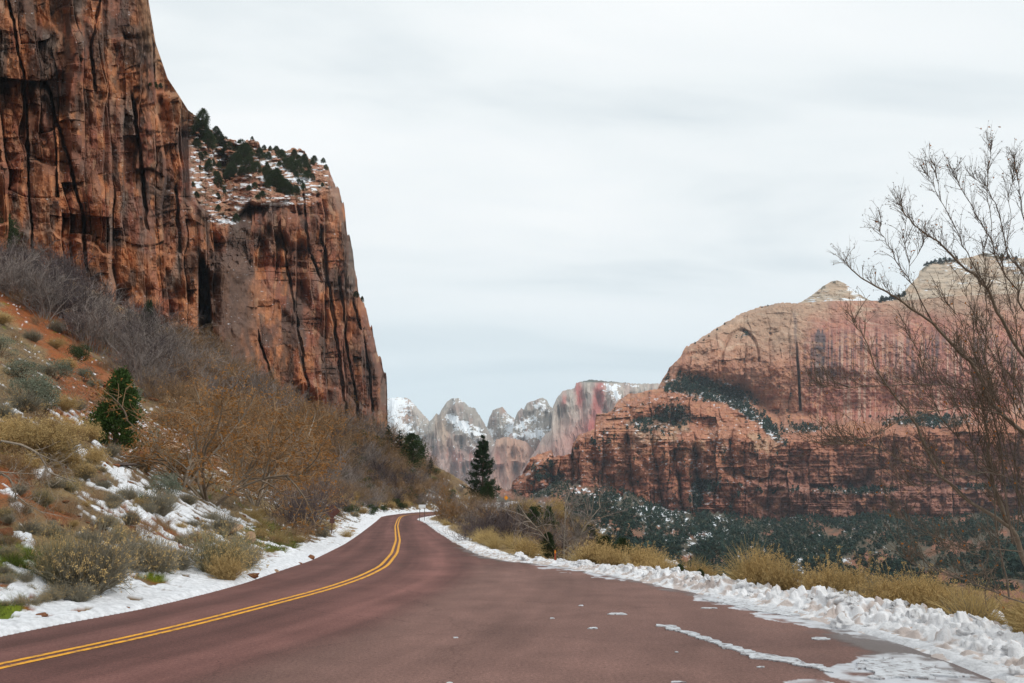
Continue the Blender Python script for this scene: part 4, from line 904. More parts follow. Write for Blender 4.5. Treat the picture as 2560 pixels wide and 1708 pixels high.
for i in range(130):
    u, v = (rng.uniform(100, 430), rng.uniform(900, 1240)) if i < 75 else (rng.uniform(0, 700), rng.uniform(1230, 1480))
    q = hit(u, v)[0]
    if xL(q[1]) - q[0] < 0.5: continue
    s = rng.uniform(4, 11) * q[1] / F
    place_lump('rock', rock_me[i % 4], q[0], q[1], q[2], (s, s * .8, s * .7), 'small red stone among the litter of the left hillside', 'rock', 'small loose stones on the left hillside', 0.35)

# ================================================================== PLANTS
def rdir(n, up=0.0, r_=None):
    d = (r_ or rng).normal(size=(n, 3)); d[:, 2] += up
    return unit(d)
def curves(P, D, Ln, seg, bend, grav, r_):
    """n bent stems, sampled at seg+1 points"""
    n = len(P); out = np.zeros((n, seg + 1, 3)); out[:, 0] = P
    d = unit(D); b = r_.normal(size=(n, 3)) * bend
    for k in range(seg):
        d = unit(d + b / seg + r_.normal(size=(n, 3)) * bend * 0.35 / seg + np.array([0, 0, grav]) / seg)
        out[:, k + 1] = out[:, k] + d * (Ln / seg)[:, None]
    return out
def ribbon(mb, Cv, W, r_, taper=0.75):
    n, k, _ = Cv.shape
    ax = unit(Cv[:, -1] - Cv[:, 0]); side = unit(np.cross(ax, r_.normal(size=(n, 3))))
    wd = (np.asarray(W) * np.ones(n))[:, None] * (1 - taper * np.linspace(0, 1, k))[None, :] * 0.5
    V = np.stack([Cv - side[:, None] * wd[..., None], Cv + side[:, None] * wd[..., None]], 2)
    i = np.arange(n * k).reshape(n, k) * 2
    mb.put(V.reshape(-1, 3), np.stack([i[:, :-1], i[:, :-1] + 1, i[:, 1:] + 1, i[:, 1:]], -1).reshape(-1, 4))
def tube(mb, Cv, Rd, m=5):
    n, k, _ = Cv.shape
    T = unit(np.gradient(Cv, axis=1)); ref = np.where(np.abs(T[..., 2:3]) > 0.9, np.array([1.0, 0, 0]), np.array([0, 0, 1.0]))
    Na = unit(np.cross(T, ref)); Nb = np.cross(T, Na)
    a = np.linspace(0, 2 * np.pi, m, endpoint=False)
    V = Cv[:, :, None] + (Na[:, :, None] * np.cos(a)[:, None] + Nb[:, :, None] * np.sin(a)[:, None]) * Rd[..., None, None]
    i = np.arange(n * k * m).reshape(n, k, m); j = np.roll(i, -1, 2)
    mb.put(V.reshape(-1, 3), np.stack([i[:, :-1], j[:, :-1], j[:, 1:], i[:, 1:]], -1).reshape(-1, 4))
def sprout(Cv, per, ang, up, r_, lo=0.3, hi=1.0):
    """side shoots: points along the parent curves and outward directions"""
    n, k, _ = Cv.shape
    t = r_.uniform(lo, hi, (n, per)) * (k - 1); i = np.minimum(t.astype(int), k - 2); f = (t - i)[..., None]
    idx = np.arange(n)[:, None]
    P = Cv[idx, i] * (1 - f) + Cv[idx, i + 1] * f; T = unit(Cv[idx, i + 1] - Cv[idx, i])
    D = unit(T + ang * r_.normal(size=T.shape) + np.array([0, 0, up]))
    return P.reshape(-1, 3), D.reshape(-1, 3)
def leaves(mb, P, D, Ln, W, r_):
    """pointed leaf-sized faces"""
    side = unit(np.cross(D, r_.normal(size=P.shape)))
    Ln = np.asarray(Ln)[:, None] * np.ones((len(P), 1)); W = np.asarray(W) * np.ones((len(P), 1)) if np.ndim(W) == 0 else np.asarray(W)[:, None]
    V = np.stack([P, P + D * Ln * .5 + side * W * .5, P + D * Ln, P + D * Ln * .5 - side * W * .5], 1)
    mb.put(V.reshape(-1, 3), np.arange(len(P) * 4).reshape(-1, 4))
def gen(seed): return np.random.default_rng(seed)
def thicket(seed, wide=0.55, n0=34, fine=5, thick=1.0, m0='grey_twig', m1='grey_twig', leaf=None, nleaf=0):
    """leafless multi-stemmed shrub, one unit tall"""
    r_ = gen(seed); st_, tw = MB(), MB()
    a = r_.uniform(0, 6.283, n0); q = np.sqrt(r_.uniform(0, 1, n0)); P = np.stack([q * np.cos(a) * wide * .35, q * np.sin(a) * wide * .35, np.full(n0, -0.06)], 1)
    D = unit(np.stack([np.cos(a) * q * wide * 1.3, np.sin(a) * q * wide * 1.3, np.ones(n0)], 1) + 0.12 * r_.normal(size=(n0, 3)))
    c0 = curves(P, D, r_.uniform(.5, 1.1, n0) * (.85 + .35 * vn(a * 1.5, q * 1.5, seed)), 5, 0.65, 0.12, r_); ribbon(st_, c0, 0.017 * thick, r_, .6)
    P, D = sprout(c0, 7, .5, .25, r_); c1 = curves(P, D, r_.uniform(.18, .42, len(P)), 3, .5, .15, r_); ribbon(tw, c1, 0.0095 * thick, r_)
    P, D = sprout(c1, fine, .6, .2, r_, .15); c2 = curves(P, D, r_.uniform(.07, .2, len(P)), 2, .5, .1, r_); ribbon(tw, c2, 0.0062 * thick, r_, .6)
    parts = [('stems', st_.mesh('stems', M[m0]), None), ('twigs', tw.mesh('twigs', M[m1]), None)]
    if leaf:
        lf = MB(); i = r_.integers(0, len(c2), nleaf); leaves(lf, c2[i, -1], rdir(nleaf, -.3, r_), r_.uniform(.02, .04, nleaf), .016, r_)
        parts.append(('leaves', lf.mesh('leaves', M[leaf]), None))
    return parts
def brush(seed, n=900, wide=0.75, m='brush', heads=0.4, lean=(0.15, 0.0), hm='seed'):
    """rabbitbrush: a fan of fine upright stems with pale seed heads"""
    r_ = gen(seed); st_, hd = MB(), MB()
    a = r_.uniform(0, 6.283, n); q = r_.uniform(0, 1, n) ** .6
    P = np.stack([q * np.cos(a) * .14, q * np.sin(a) * .14, np.full(n, -.05)], 1)
    D = unit(np.stack([np.cos(a) * q * wide * 1.15 + lean[0], np.sin(a) * q * wide * 1.15 + lean[1], np.ones(n)], 1) + .1 * r_.normal(size=(n, 3)))
    c0 = curves(P, D, r_.uniform(.5, 1.08, n) * (1 - .18 * q) * (.82 + .38 * vn(a * 1.9, q * 1.5, seed)), 4, .4, -.08, r_); ribbon(st_, c0, .0082, r_, .55)
    P, D = sprout(c0, 2, .35, .2, r_, .45); c1 = curves(P, D, r_.uniform(.1, .25, len(P)), 2, .3, .1, r_); ribbon(st_, c1, .0075, r_, .5)
    tips = np.concatenate([c0[:, -1], c1[:, -1]]); k = r_.random(len(tips)) < heads; tips = tips[k]
    nn = 9; PP = np.repeat(tips, nn, 0) + r_.normal(size=(len(tips) * nn, 3)) * .014
    leaves(hd, PP, rdir(len(PP), .5, r_), r_.uniform(.014, .032, len(PP)), .015, r_)
    return [('stems', st_.mesh('stems', M[m]), None), ('seed_heads', hd.mesh('seed_heads', M[hm]), None)]
def straw(seed, n=420):
    r_ = gen(seed); mb = MB()
    a = r_.uniform(0, 6.283, n); q = r_.uniform(0, 1, n)
    P = np.stack([q * np.cos(a) * .18, q * np.sin(a) * .18, np.full(n, -.05)], 1)
    D = unit(np.stack([np.cos(a) * .5 * q + .1, np.sin(a) * .5 * q, np.ones(n)], 1) + .15 * r_.normal(size=(n, 3)))
    ribbon(mb, curves(P, D, r_.uniform(.6, 1.15, n), 5, .45, -1.0, r_), .013, r_, .6)
    return [('blades', mb.mesh('blades', M['straw']), None)]
def tuft(seed, m='moss', n=320):
    r_ = gen(seed); mb = MB()
    a = r_.uniform(0, 6.283, n); q = r_.uniform(0, 1, n)
    P = np.stack([q * np.cos(a) * .4, q * np.sin(a) * .4, np.full(n, -.05)], 1)
    D = unit(np.stack([np.cos(a) * .6 * q, np.sin(a) * .6 * q, np.ones(n)], 1) + .3 * r_.normal(size=(n, 3)))
    ribbon(mb, curves(P, D, r_.uniform(.4, 1.05, n), 3, .5, -.4, r_), .03, r_, .7)
    return [('blades', mb.mesh('blades', M[m]), None)]
def leafy(seed, m='sage', wide=.6, lobes=9, n=2600, ls=.05):
    """rounded evergreen shrub made of leaf clusters on short stems"""
    r_ = gen(seed); st_, lf = MB(), MB()
    a = r_.uniform(0, 6.283, lobes); q = np.sqrt(r_.uniform(0, 1, lobes))
    ctr = np.stack([q * np.cos(a) * wide * .62, q * np.sin(a) * wide * .62, r_.uniform(.25, .72, lobes) * (1.05 - .35 * q)], 1); rad = r_.uniform(.18, .30, lobes)
    c0 = curves(np.zeros((lobes, 3)) + [0, 0, -.06], ctr, np.linalg.norm(ctr, axis=1), 4, .2, 0, r_); ribbon(st_, c0, .03, r_)
    P, D = sprout(c0, 8, .8, .1, r_, .5); ribbon(st_, curves(P, D, r_.uniform(.08, .25, len(P)), 2, .3, 0, r_), .01, r_)
    i = r_.integers(0, lobes, n); d = rdir(n, .2, r_); rr_ = rad[i] * r_.uniform(.35, 1.08, n) ** .5 * (1 + .3 * vn(d[:, 0] * 3 + i * 7, d[:, 1] * 3 + d[:, 2] * 2, seed))
    P = ctr[i] + d * rr_[:, None] * [1, 1, .85]; P[:, 2] = np.maximum(P[:, 2], .02)
    leaves(lf, P, unit(d + .9 * r_.normal(size=(n, 3))), r_.uniform(.6, 1.2, n) * ls, ls * .55, r_)
    return [('stems', st_.mesh('stems', M['bark']), None), ('foliage', lf.mesh('foliage', M[m]), None)]
def juniper(seed, m='juniper', wide=.30, conic=1.0, n=5200, ls=.032):
    """dense scale-leaved evergreen: flame-shaped sprays round a short trunk"""
    r_ = gen(seed); tr, cr_ = MB(), MB()
    tube(tr, curves(np.array([[0, 0, -.05]]), np.array([[0, 0, 1.0]]), np.array([.9]), 6, .1, 0, r_), np.linspace(.035, .006, 7)[None], 6)
    nb = 130; h = r_.uniform(.03, .98, nb) ** .9; a = r_.uniform(0, 6.283, nb)
    env = wide * ((1 - h) ** (.75 * conic)) * (.55 + .6 * ss(0, .2, h)) * r_.uniform(.55, 1.2, nb) + .015
    c = np.stack([np.cos(a) * env, np.sin(a) * env, h + .03], 1)
    ribbon(tr, curves(np.stack([0 * h, 0 * h, h * .85], 1), c - np.stack([0 * h, 0 * h, h * .85], 1), np.linalg.norm(c - np.stack([0 * h, 0 * h, h * .85], 1), axis=1) * .9, 2, .2, 0, r_), .012, r_)
    i = r_.integers(0, nb, n); P = c[i] * np.array([1, 1, 1]) + r_.normal(size=(n, 3)) * (np.array([.34, .34, .5]) * (.05 + .28 * env[i])[:, None])
    P[:, :2] *= r_.uniform(.6, 1.0, n)[:, None]
    out = unit(np.stack([P[:, 0], P[:, 1], np.full(n, .10)], 1))
    leaves(cr_, P, unit(out + .6 * r_.normal(size=(n, 3)) + [0, 0, .5]), r_.uniform(.7, 1.5, n) * ls, ls * .5, r_)
    return [('trunk', tr.mesh('trunk', M['bark']), None), ('crown', cr_.mesh('crown', M[m]), None)]
def pine_tree(seed, nb=112):
    """tall pine: whorled limbs, bare near the trunk, with needle tufts towards their ends"""
    r_ = gen(seed); tr, nd = MB(), MB(); lb = tr
    tube(tr, curves(np.array([[0, 0, -.04]]), np.array([[0.01, 0, 1.0]]), np.array([1.0]), 8, .04, 0, r_), np.linspace(.020, .003, 9)[None], 8)
    h = np.sort(r_.uniform(.10, .985, nb)); a = np.arange(nb) * 2.4 + r_.normal(size=nb) * .4
    L_ = (.27 * (1 - h) ** .85 + .010) * r_.uniform(.65, 1.15, nb) * (.75 + .25 * ss(.05, .3, h)); L_ = np.where((h < .34) & (np.cos(a) > .3), L_ * 1.18, L_)
    D = np.stack([np.cos(a), np.sin(a), .25 * h - .12 + .1 * r_.normal(size=nb)], 1)
    c0 = curves(np.stack([0 * h, 0 * h, h], 1), D, L_, 5, .15, .28, r_); tube(lb, c0, (np.linspace(.0065, .0016, 6)[None] * (L_ / .25)[:, None]), 4)
    P, D2 = sprout(c0, 9, .55, .15, r_, .25); Lr = np.repeat(L_, 9); c1 = curves(P, D2, Lr * r_.uniform(.14, .34, len(P)), 3, .3, .2, r_); ribbon(lb, c1, .0035, r_)
    P, D3 = sprout(c1, 13, .8, .35, r_, .1); n = len(P)
    P = P + r_.normal(size=(n, 3)) * .006
    leaves(nd, P, D3, r_.uniform(.014, .034, n), .0065, r_); leaves(nd, P, unit(D3 + .8 * r_.normal(size=(n, 3))), r_.uniform(.012, .028, n), .006, r_)
    P, D3 = sprout(c0, 26, .9, .5, r_, .3); leaves(nd, P, D3, r_.uniform(.014, .032, len(P)), .007, r_)
    return [('trunk', tr.mesh('trunk', M['bark']), None), ('crown', nd.mesh('crown', M['pine']), None)]
def bare_tree(seed, n0=5, wide=.5, bark='pale_bark', twig='brown_twig', leaf=None, nleaf=0, fork=.12, fine=5):
    r_ = gen(seed); tr, tw = MB(), MB(); br = tr
    a = r_.uniform(0, 6.283) + np.arange(n0) * 6.283 / n0 + r_.normal(size=n0) * .4
    D = unit(np.stack([np.cos(a) * wide, np.sin(a) * wide, np.ones(n0)], 1)); P = np.zeros((n0, 3)); P[:, 2] = -.04
    c0 = curves(P, D, r_.uniform(.6, .95, n0), 7, .5, .25, r_); tube(tr, c0, np.linspace(.014, .004, 8)[None] * r_.uniform(.6, 1.1, n0)[:, None], 6)
    P, D = sprout(c0, 7, .55, .1, r_, .22); c1 = curves(P, D, r_.uniform(.22, .46, len(P)), 5, .55, .1, r_); tube(br, c1, np.linspace(.0075, .0022, 6)[None] * np.ones((len(P), 1)), 4)
    P, D = sprout(c1, 7, .6, .12, r_, .2); c2 = curves(P, D, r_.uniform(.10, .24, len(P)), 3, .5, .1, r_); ribbon(tw, c2, .0062, r_, .5)
    P, D = sprout(c2, fine, .6, .12, r_, .15); c3 = curves(P, D, r_.uniform(.05, .13, len(P)), 2, .5, .1, r_); ribbon(tw, c3, .0042, r_, .5)
    parts = [('trunk', tr.mesh('trunk', M[bark]), None), ('twigs', tw.mesh('twigs', M[twig]), None)]
    if leaf:
        lf = MB(); i = r_.integers(0, len(c3), nleaf); leaves(lf, c3[i, -1], rdir(nleaf, -.4, r_), r_.uniform(.014, .03, nleaf), .012, r_)
        parts.append(('leaves', lf.mesh('leaves', M[leaf]), None))
    return parts
KIND = {
    'grey_thicket': ('shrub', [thicket(11), thicket(12, .75), thicket(13, .6, 40)]),
    'purple_thicket': ('shrub', [thicket(21, .7, 40, 5, 1.0, 'purple_twig', 'purple_twig'), thicket(22, .6, 36, 5, 1.0, 'purple_twig', 'purple_twig')]),
    'brown_thicket': ('shrub', [thicket(31, .7, 34, 5, .95, 'brown_twig', 'brown_twig'), thicket(32, .6, 30, 5, .95, 'brown_twig', 'brown_twig', 'rust_leaf', 500)]),
    'rust_thicket': ('shrub', [thicket(41, .7, 30, 5, .95, 'brown_twig', 'brown_twig', 'rust_leaf', 1500)]),
    'brush': ('brush', [brush(51, m='brush', heads=.22), brush(52, 1000, .85, 'grey_brush', .16), brush(53, 900, .8, 'grey_brush', .10)]),
    'grey_brush': ('brush', [brush(54, 800, .7, 'grey_brush', .03)]),
    'gold_brush': ('brush', [brush(61, 520, .62, 'gold_brush', .95), brush(62, 480, .72, 'gold_brush', .8)]),
    'straw': ('grass', [straw(71), straw(72, 360)]),
    'tuft': ('grass', [tuft(81)]),
    'sage': ('shrub', [leafy(91), leafy(92, 'sage', .75, 13, 3600, .042)]),
    'green_shrub': ('shrub', [leafy(95, 'juniper', .6, 9, 3000, .05)]),
    'juniper': ('juniper', [juniper(101, 'juniper', .42, .7, 7500, .04), juniper(102, 'juniper', .36, .8, 7500, .04)]),
    'tall_juniper': ('juniper', [juniper(104, 'bright_juniper', .30, .80, 15000, .034)]),
    'pine': ('pine', [pine_tree(111)]),
    'small_pine': ('pine', [pine_tree(112, 46)]),
    'rusty_tree': ('tree', [bare_tree(121, 5, .75, 'grey_branch', 'brown_twig', 'rust_leaf', 4200, fine=7)]),
    'tan_tree': ('tree', [bare_tree(131, 4, .6, 'pale_bark', 'brown_twig', 'rust_leaf', 1500, fine=6), bare_tree(132, 5, .7, 'pale_bark', 'brown_twig', 'rust_leaf', 700, fine=6)]),
    'bare_tree': ('tree', [bare_tree(141, 3, .3, 'pale_bark', 'grey_twig')]),
}
NAME = {'grey_thicket': 'thicket_shrub', 'purple_thicket': 'thicket_shrub', 'brown_thicket': 'thicket_shrub', 'rust_thicket': 'thicket_shrub', 'brush': 'rabbitbrush', 'grey_brush': 'rabbitbrush', 'gold_brush': 'rabbitbrush', 'straw': 'grass_clump',
        'tuft': 'grass_clump', 'sage': 'sage_shrub', 'green_shrub': 'evergreen_shrub', 'juniper': 'juniper_tree', 'tall_juniper': 'juniper_tree', 'pine': 'pine_tree', 'small_pine': 'pine_tree', 'rusty_tree': 'bare_tree', 'tan_tree': 'bare_tree', 'bare_tree': 'bare_tree'}
def plant(kind, loc, h, label, wscale=1.0, group=None, var=None, rot=None):
    cat, protos = KIND[kind]
    parts = protos[rng.integers(len(protos)) if var is None else var]
    t = thing(NAME[kind], label, cat, loc, rng.uniform(0, 6.28) if rot is None else rot, (h * wscale, h * wscale, h), group)
    for nm, me, _ in parts: add(nm, me, t, **({'kind': 'stuff'} if nm in ('seed_heads', 'leaves') else {}))
    return t
def plant_px(kind, u, v, hpx, label, wscale=1.0, group=None, var=None, rot=None, y=None):
    """stand a plant where the photograph shows its foot at pixel u, v, hpx pixels tall there"""
    if y is None: q = hit(u, v)[0]
    else:
        kx, _ = kxz(u, v); q = np.array([float(kx * y), y, float(gz(kx * y, y, False))])
    return plant(kind, q, hpx * q[1] / F * 1.03, label, wscale, group, var, rot)

# --- the left hillside, plant by plant where the photograph singles them out
plant_px('brush', 212, 1488, 205, 'largest grey green brush clump with pale seed heads on the left bank', .72, var=1, rot=0.2)
plant_px('brush', 140, 1470, 150, 'grey green brush clump leaning out left of the largest clump', .7, var=0, rot=1.2)
plant_px('brush', 262, 1466, 120, 'darker brush clump tucked against the right side of the largest clump', .75, var=2)
plant_px('brush', 385, 1440, 120, 'middle brush clump on the snowy bank left of the tan clump', .9, var=1, rot=2.0)
plant_px('grey_brush', 330, 1425, 105, 'grey brush behind the middle clump on the snowy bank', 1.1)
plant_px('grey_brush', 440, 1432, 90, 'low grey brush right of the middle clump', .85)
plant_px('brush', 540, 1440, 130, 'tan brush clump nearest the road below the pale outcrop', 1.05, var=0, rot=0.4)
plant_px('gold_brush', 570, 1455, 75, 'straw coloured tuft at the snow edge in front of the tan clump', 1.0)
plant_px('brush', 598, 1425, 90, 'grey tan brush right behind the tan clump by the road', 1.0, var=1)
plant_px('grey_brush', 198, 1505, 60, 'small drooping grey tuft in the snow in front of the largest clump', 1.1)
plant_px('grey_brush', 555, 1335, 70, 'dark grey tuft on the pale rock outcrop', 1.0)
plant_px('sage', 405, 1248, 76, 'round pale green shrub beside the snowy bank', 1.0, var=0)
plant_px('grey_brush', 395, 1290, 90, 'grey grassy clump just below the round pale green shrub', 1.0)
plant_px('tuft', 357, 1258, 34, 'small bright green tuft left of the grey grassy clump', 1.0)
plant_px('tall_juniper', 283, 1130, 186, 'bright green cone shaped juniper alone on the red slope', 1.0)
plant_px('sage', 65, 1010, 90, 'pale grey green shrub at left, lower lobe of the cluster', 1.1, var=1)
plant_px('sage', 110, 1032, 90, 'pale grey green shrub above the golden brush at left', 1.0, var=0)
plant_px('sage', 60, 960, 70, 'grey green shrub on the upper side of the left cluster', 1.2, var=1)
plant_px('sage', 140, 950, 62, 'smaller grey green shrub right of the left cluster', 1.1, var=0)
plant_px('sage', 0, 890, 60, 'grey green shrub cut by the left edge of the photo', 1.0, var=1)
plant_px('sage', 326, 1012, 58, 'small grey green shrub behind the top of the juniper', 1.0, var=0)
plant_px('sage', 445, 1175, 50, 'low grey green shrub at the foot of the rusty tree', 1.2, var=0)
plant_px('juniper', 366, 838, 84, 'narrow dark green tree against the foot of the cliff', .62, var=1)
plant_px('juniper', -4, 640, 110, 'dark green tree at the left edge below the cliff', .9, var=0)
plant_px('green_shrub', 195, 905, 56, 'dark green shrub beside the mossy boulder', 1.0)
plant_px('green_shrub', 165, 1150, 60, 'dark blue green shrub on the slope left of the juniper', .8)
plant_px('gold_brush', 95, 1150, 120, 'tall golden olive brush at left above the dead branch', 1.2, var=1)
plant_px('gold_brush', 25, 1120, 100, 'golden brush at the left edge above the dead branch', 1.2, var=1)
plant_px('gold_brush', 140, 1110, 80, 'olive gold brush right of the tall golden clump', 1.1, var=0)
plant_px('rusty_tree', 530, 1262, 300, 'big spreading tree with rusty withered leaves above the road', 1.25, var=0, rot=0.6)
plant_px('tan_tree', 455, 1225, 250, 'pale limbed leafless tree left of the rusty tree', 1.05, var=0, rot=2.2)
plant_px('tan_tree', 640, 1265, 235, 'leaning tan tree right of the big rusty tree', 1.05, var=1, rot=4.0)
plant_px('rusty_tree', 715, 1235, 200, 'smaller rusty tree on the right of the tan thicket', .95, var=0, rot=3.0)
plant_px('purple_thicket', 772, 1326, 140, 'dark purple grey thicket behind the brown sign', .62, var=0)
plant_px('purple_thicket', 742, 1328, 110, 'dark thicket left of the one behind the brown sign', .9, var=1)
plant_px('brush', 806, 1346, 40, 'small grey tuft at the foot of the dark thicket by the sign', .8, var=2)
plant_px('straw', 868, 1345, 26, 'dry yellow grass beside stones on the snowy verge', 1.2)
# --- and the thickets that clothe it
def fill(kinds, poly, n, hpx, label, group, wscale=(.9, 1.25)):
    p_ = np.array(poly, float); lo, hi = p_.min(0), p_.max(0)
    U = rng.uniform(lo[0], hi[0], n * 12); V = rng.uniform(lo[1], hi[1], n * 12); k = inside(U, V, poly)
    U, V = U[k], V[k]; keep = []
    mind = 0.75 * math.sqrt(max(1, len(U)) / (n * 12.0) * np.prod(hi - lo) / n)
    for i in range(len(U)):
        if all((U[i] - U[j]) ** 2 + (V[i] - V[j]) ** 2 > mind ** 2 for j in keep): keep.append(i)
        if len(keep) >= n: break
    Q = hit(U[keep], V[keep])
    for q in Q:
        if xL(q[1]) - q[0] < 0.7 and q[0] < xR(q[1]) + 1.2: continue
        if 60 < q[1] < 140 and 1035 < pix(q[0], q[1], q[2])[0] < 1078 and q[0] > xR(q[1]) - 1: continue
        pu_ = pix(q[0], q[1], q[2])
        if 805 < pu_[0] < 862 and q[1] < 52: continue
        kd = kinds[rng.integers(len(kinds))]
        plant(kd, q, rng.uniform(*hpx) * q[1] / F, label[kd] if isinstance(label, dict) else label, rng.uniform(*wscale), group[kd] if isinstance(group, dict) else group)
gl = {'grey_thicket': 'grey leafless thicket on the slope below the cliff', 'purple_thicket': 'dark purple grey leafless thicket on the left hillside', 'brown_thicket': 'brown leafless thicket on the left hillside', 'rust_thicket': 'rust leaved thicket on the left hillside',
      'brush': 'grey green brush tuft scattered on the left hillside', 'grey_brush': 'grey dry brush tuft scattered on the left hillside', 'gold_brush': 'golden dry brush tuft scattered on the left hillside', 'tuft': 'low green grass tuft on the left bank',
      'sage': 'pale grey green shrub scattered on the far hillside', 'juniper': 'dark juniper scattered on the far left hillside', 'green_shrub': 'dark green shrub scattered on the left hillside', 'straw': 'dry straw tuft scattered on the left hillside'}
gg = {k: 'scattered ' + k.replace('_', ' ') + ' plants of the left hillside' for k in gl}
fill(['grey_thicket', 'grey_thicket', 'purple_thicket'], [(-30, 660), (40, 665), (160, 720), (270, 780), (380, 850), (430, 900), (450, 985), (380, 1010), (320, 960), (250, 900), (170, 830), (90, 790), (-30, 720)], 44, (75, 125), gl, gg)
fill(['brown_thicket', 'brown_thicket', 'grey_thicket', 'rust_thicket'], [(430, 930), (560, 970), (680, 1040), (760, 1075), (810, 1110), (830, 1180), (780, 1290), (690, 1280), (600, 1200), (540, 1150), (440, 1110), (400, 1040)], 52, (70, 120), gl, gg)
fill(['grey_thicket', 'brown_thicket', 'brown_thicket', 'purple_thicket'], [(760, 1090), (860, 1110), (960, 1140), (1030, 1210), (1060, 1262), (960, 1272), (880, 1280), (830, 1290), (790, 1200)], 60, (34, 62), gl, gg)
fill(['gold_brush', 'grey_brush', 'brown_thicket'], [(0, 1040), (170, 1000), (250, 1120), (230, 1200), (100, 1230), (0, 1220)], 20, (40, 75), gl, gg)
fill(['grey_brush', 'brush', 'brown_thicket'], [(0, 1250), (260, 1180), (420, 1230), (560, 1300), (520, 1380), (300, 1370), (160, 1360), (0, 1400)], 26, (26, 60), gl, gg)
fill(['grey_brush', 'brush', 'gold_brush', 'brown_thicket'], [(0, 1200), (240, 1150), (420, 1260), (560, 1330), (600, 1400), (420, 1400), (200, 1380), (0, 1420)], 40, (16, 40), gl, gg)
fill(['tuft', 'grey_brush', 'brush', 'tuft'], [(0, 1380), (140, 1420), (160, 1500), (60, 1530), (0, 1540)], 22, (20, 45), gl, gg)
fill(['straw', 'brown_thicket', 'gold_brush'], [(600, 1290), (720, 1290), (830, 1330), (740, 1380), (660, 1370)], 22, (18, 44), gl, gg)
fill(['brown_thicket', 'gold_brush', 'green_shrub', 'brush'], [(840, 1250), (980, 1240), (1040, 1255), (1000, 1280), (930, 1290), (870, 1300)], 34, (16, 34), gl, gg)
fill(['grey_brush', 'brown_thicket', 'sage'], [(180, 930), (300, 960), (430, 1100), (480, 1200), (380, 1210), (250, 1150), (170, 1060)], 18, (20, 46), gl, gg)
fill(['brown_thicket', 'brown_thicket', 'grey_thicket', 'rust_thicket'], [(420, 900), (520, 945), (640, 985), (760, 1040), (880, 1085), (975, 1110), (1000, 1150), (900, 1130), (800, 1100), (680, 1050), (560, 1000), (440, 950)], 60, (50, 82), gl, gg)
fill(['brown_thicket', 'grey_thicket', 'brown_thicket', 'green_shrub'], [(860, 1120), (960, 1140), (1040, 1190), (1110, 1232), (1150, 1262), (1060, 1268), (960, 1262), (860, 1230)], 70, (18, 42), gl, gg)
fill(['grey_brush', 'brown_thicket', 'sage', 'gold_brush'], [(0, 700), (120, 760), (240, 880), (300, 950), (160, 960), (0, 880)], 16, (24, 50), gl, gg)
gr_ = {'brown_thicket': 'brown leafless shrub where the ground falls away right of the bend', 'juniper': 'dark juniper where the ground falls away right of the bend', 'grey_thicket': 'grey leafless shrub where the ground falls away right of the bend', 'gold_brush': 'golden brush where the ground falls away right of the bend'}
fill(['brown_thicket', 'juniper', 'grey_thicket', 'gold_brush', 'brown_thicket'], [(1240, 1280), (1400, 1280), (1450, 1320), (1500, 1370), (1440, 1380), (1330, 1350), (1250, 1310)], 46, (26, 52), gr_, {k: 'scattered ' + k.replace('_', ' ') + ' plants right of the bend' for k in gr_})
fill(['brown_thicket', 'brown_thicket', 'green_shrub', 'grey_thicket'], [(960, 1105), (1030, 1130), (1100, 1190), (1160, 1240), (1090, 1245), (1000, 1190)], 40, (14, 32), gl, gg)
fill(['brown_thicket', 'grey_thicket', 'brown_thicket'], [(430, 845), (560, 900), (640, 945), (710, 985), (700, 1015), (560, 950), (430, 905)], 34, (46, 76), gl, gg)
for (u, v, h_, kd, lab) in [(968, 1146, 78, 'small_pine', 'dark pine on the hill crest nearest the cliff edge'), (998, 1156, 76, 'small_pine', 'dark pine second along the hill crest from the cliff'), (1030, 1172, 78, 'juniper', 'round topped juniper with a bare trunk on the hill crest'),
                            (1062, 1188, 54, 'bare_tree', 'thin leafless tree on the hill crest'), (1076, 1194, 48, 'small_pine', 'small slim pine at the lower end of the hill crest'), (940, 1140, 44, 'juniper', 'dark juniper just under the end of the cliff'),
                            (1033, 1212, 26, 'green_shrub', 'dark shrub beside the snow patch on the far hillside'), (905, 1120, 40, 'juniper', 'dark juniper at the base of the far cliff corner')]:
    plant_px(kd, u, v, h_, lab, 1.25 if kd == 'juniper' else 1.0)
# dead branch reaching in from the left edge
mb = MB(); r_ = gen(500)
def limb_pts(px, d0, d1):
    n = len(px); t = np.linspace(0, 1, n)
    P = np.array([at(u, v, lerp(d0, d1, k)) for (u, v), k in zip(px, t)])
    q = np.linspace(0, n - 1, n * 4)
    return np.stack([np.interp(q, np.arange(n), P[:, i]) for i in range(3)], 1)
dq = hit(40, 1300)[0][1]
for px, rad in [([(-60, 1330), (-30, 1180), (0, 1102), (52, 1112), (75, 1122), (98, 1136), (112, 1160), (120, 1180), (150, 1192), (190, 1205)], .035), ([(-40, 1300), (0, 1182), (22, 1195), (36, 1220), (40, 1240), (36, 1252)], .030), ([(0, 1180), (40, 1183), (110, 1186)], .016), ([(98, 1136), (130, 1150), (160, 1160)], .012), ([(40, 1240), (70, 1262), (110, 1285)], .014)]:
    P = limb_pts(px, dq * .9, dq * .93); tube(mb, P[None], np.linspace(rad, rad * .35, len(P))[None], 6)
    p2, d2 = sprout(P[None], 16, .8, .2, r_, .3); c_ = curves(p2, d2, r_.uniform(.2, .7, len(p2)), 4, .7, .1, r_); ribbon(mb, c_, .012, r_, .5)
    p3, d3 = sprout(c_, 4, .7, .1, r_, .2); ribbon(mb, curves(p3, d3, r_.uniform(.08, .3, len(p3)), 2, .6, .1, r_), .008, r_, .5)
o = add('dead_branch', mb.mesh('dead_branch', M['pale_bark']), label='crooked grey dead branch reaching in from the left edge', category='branch')

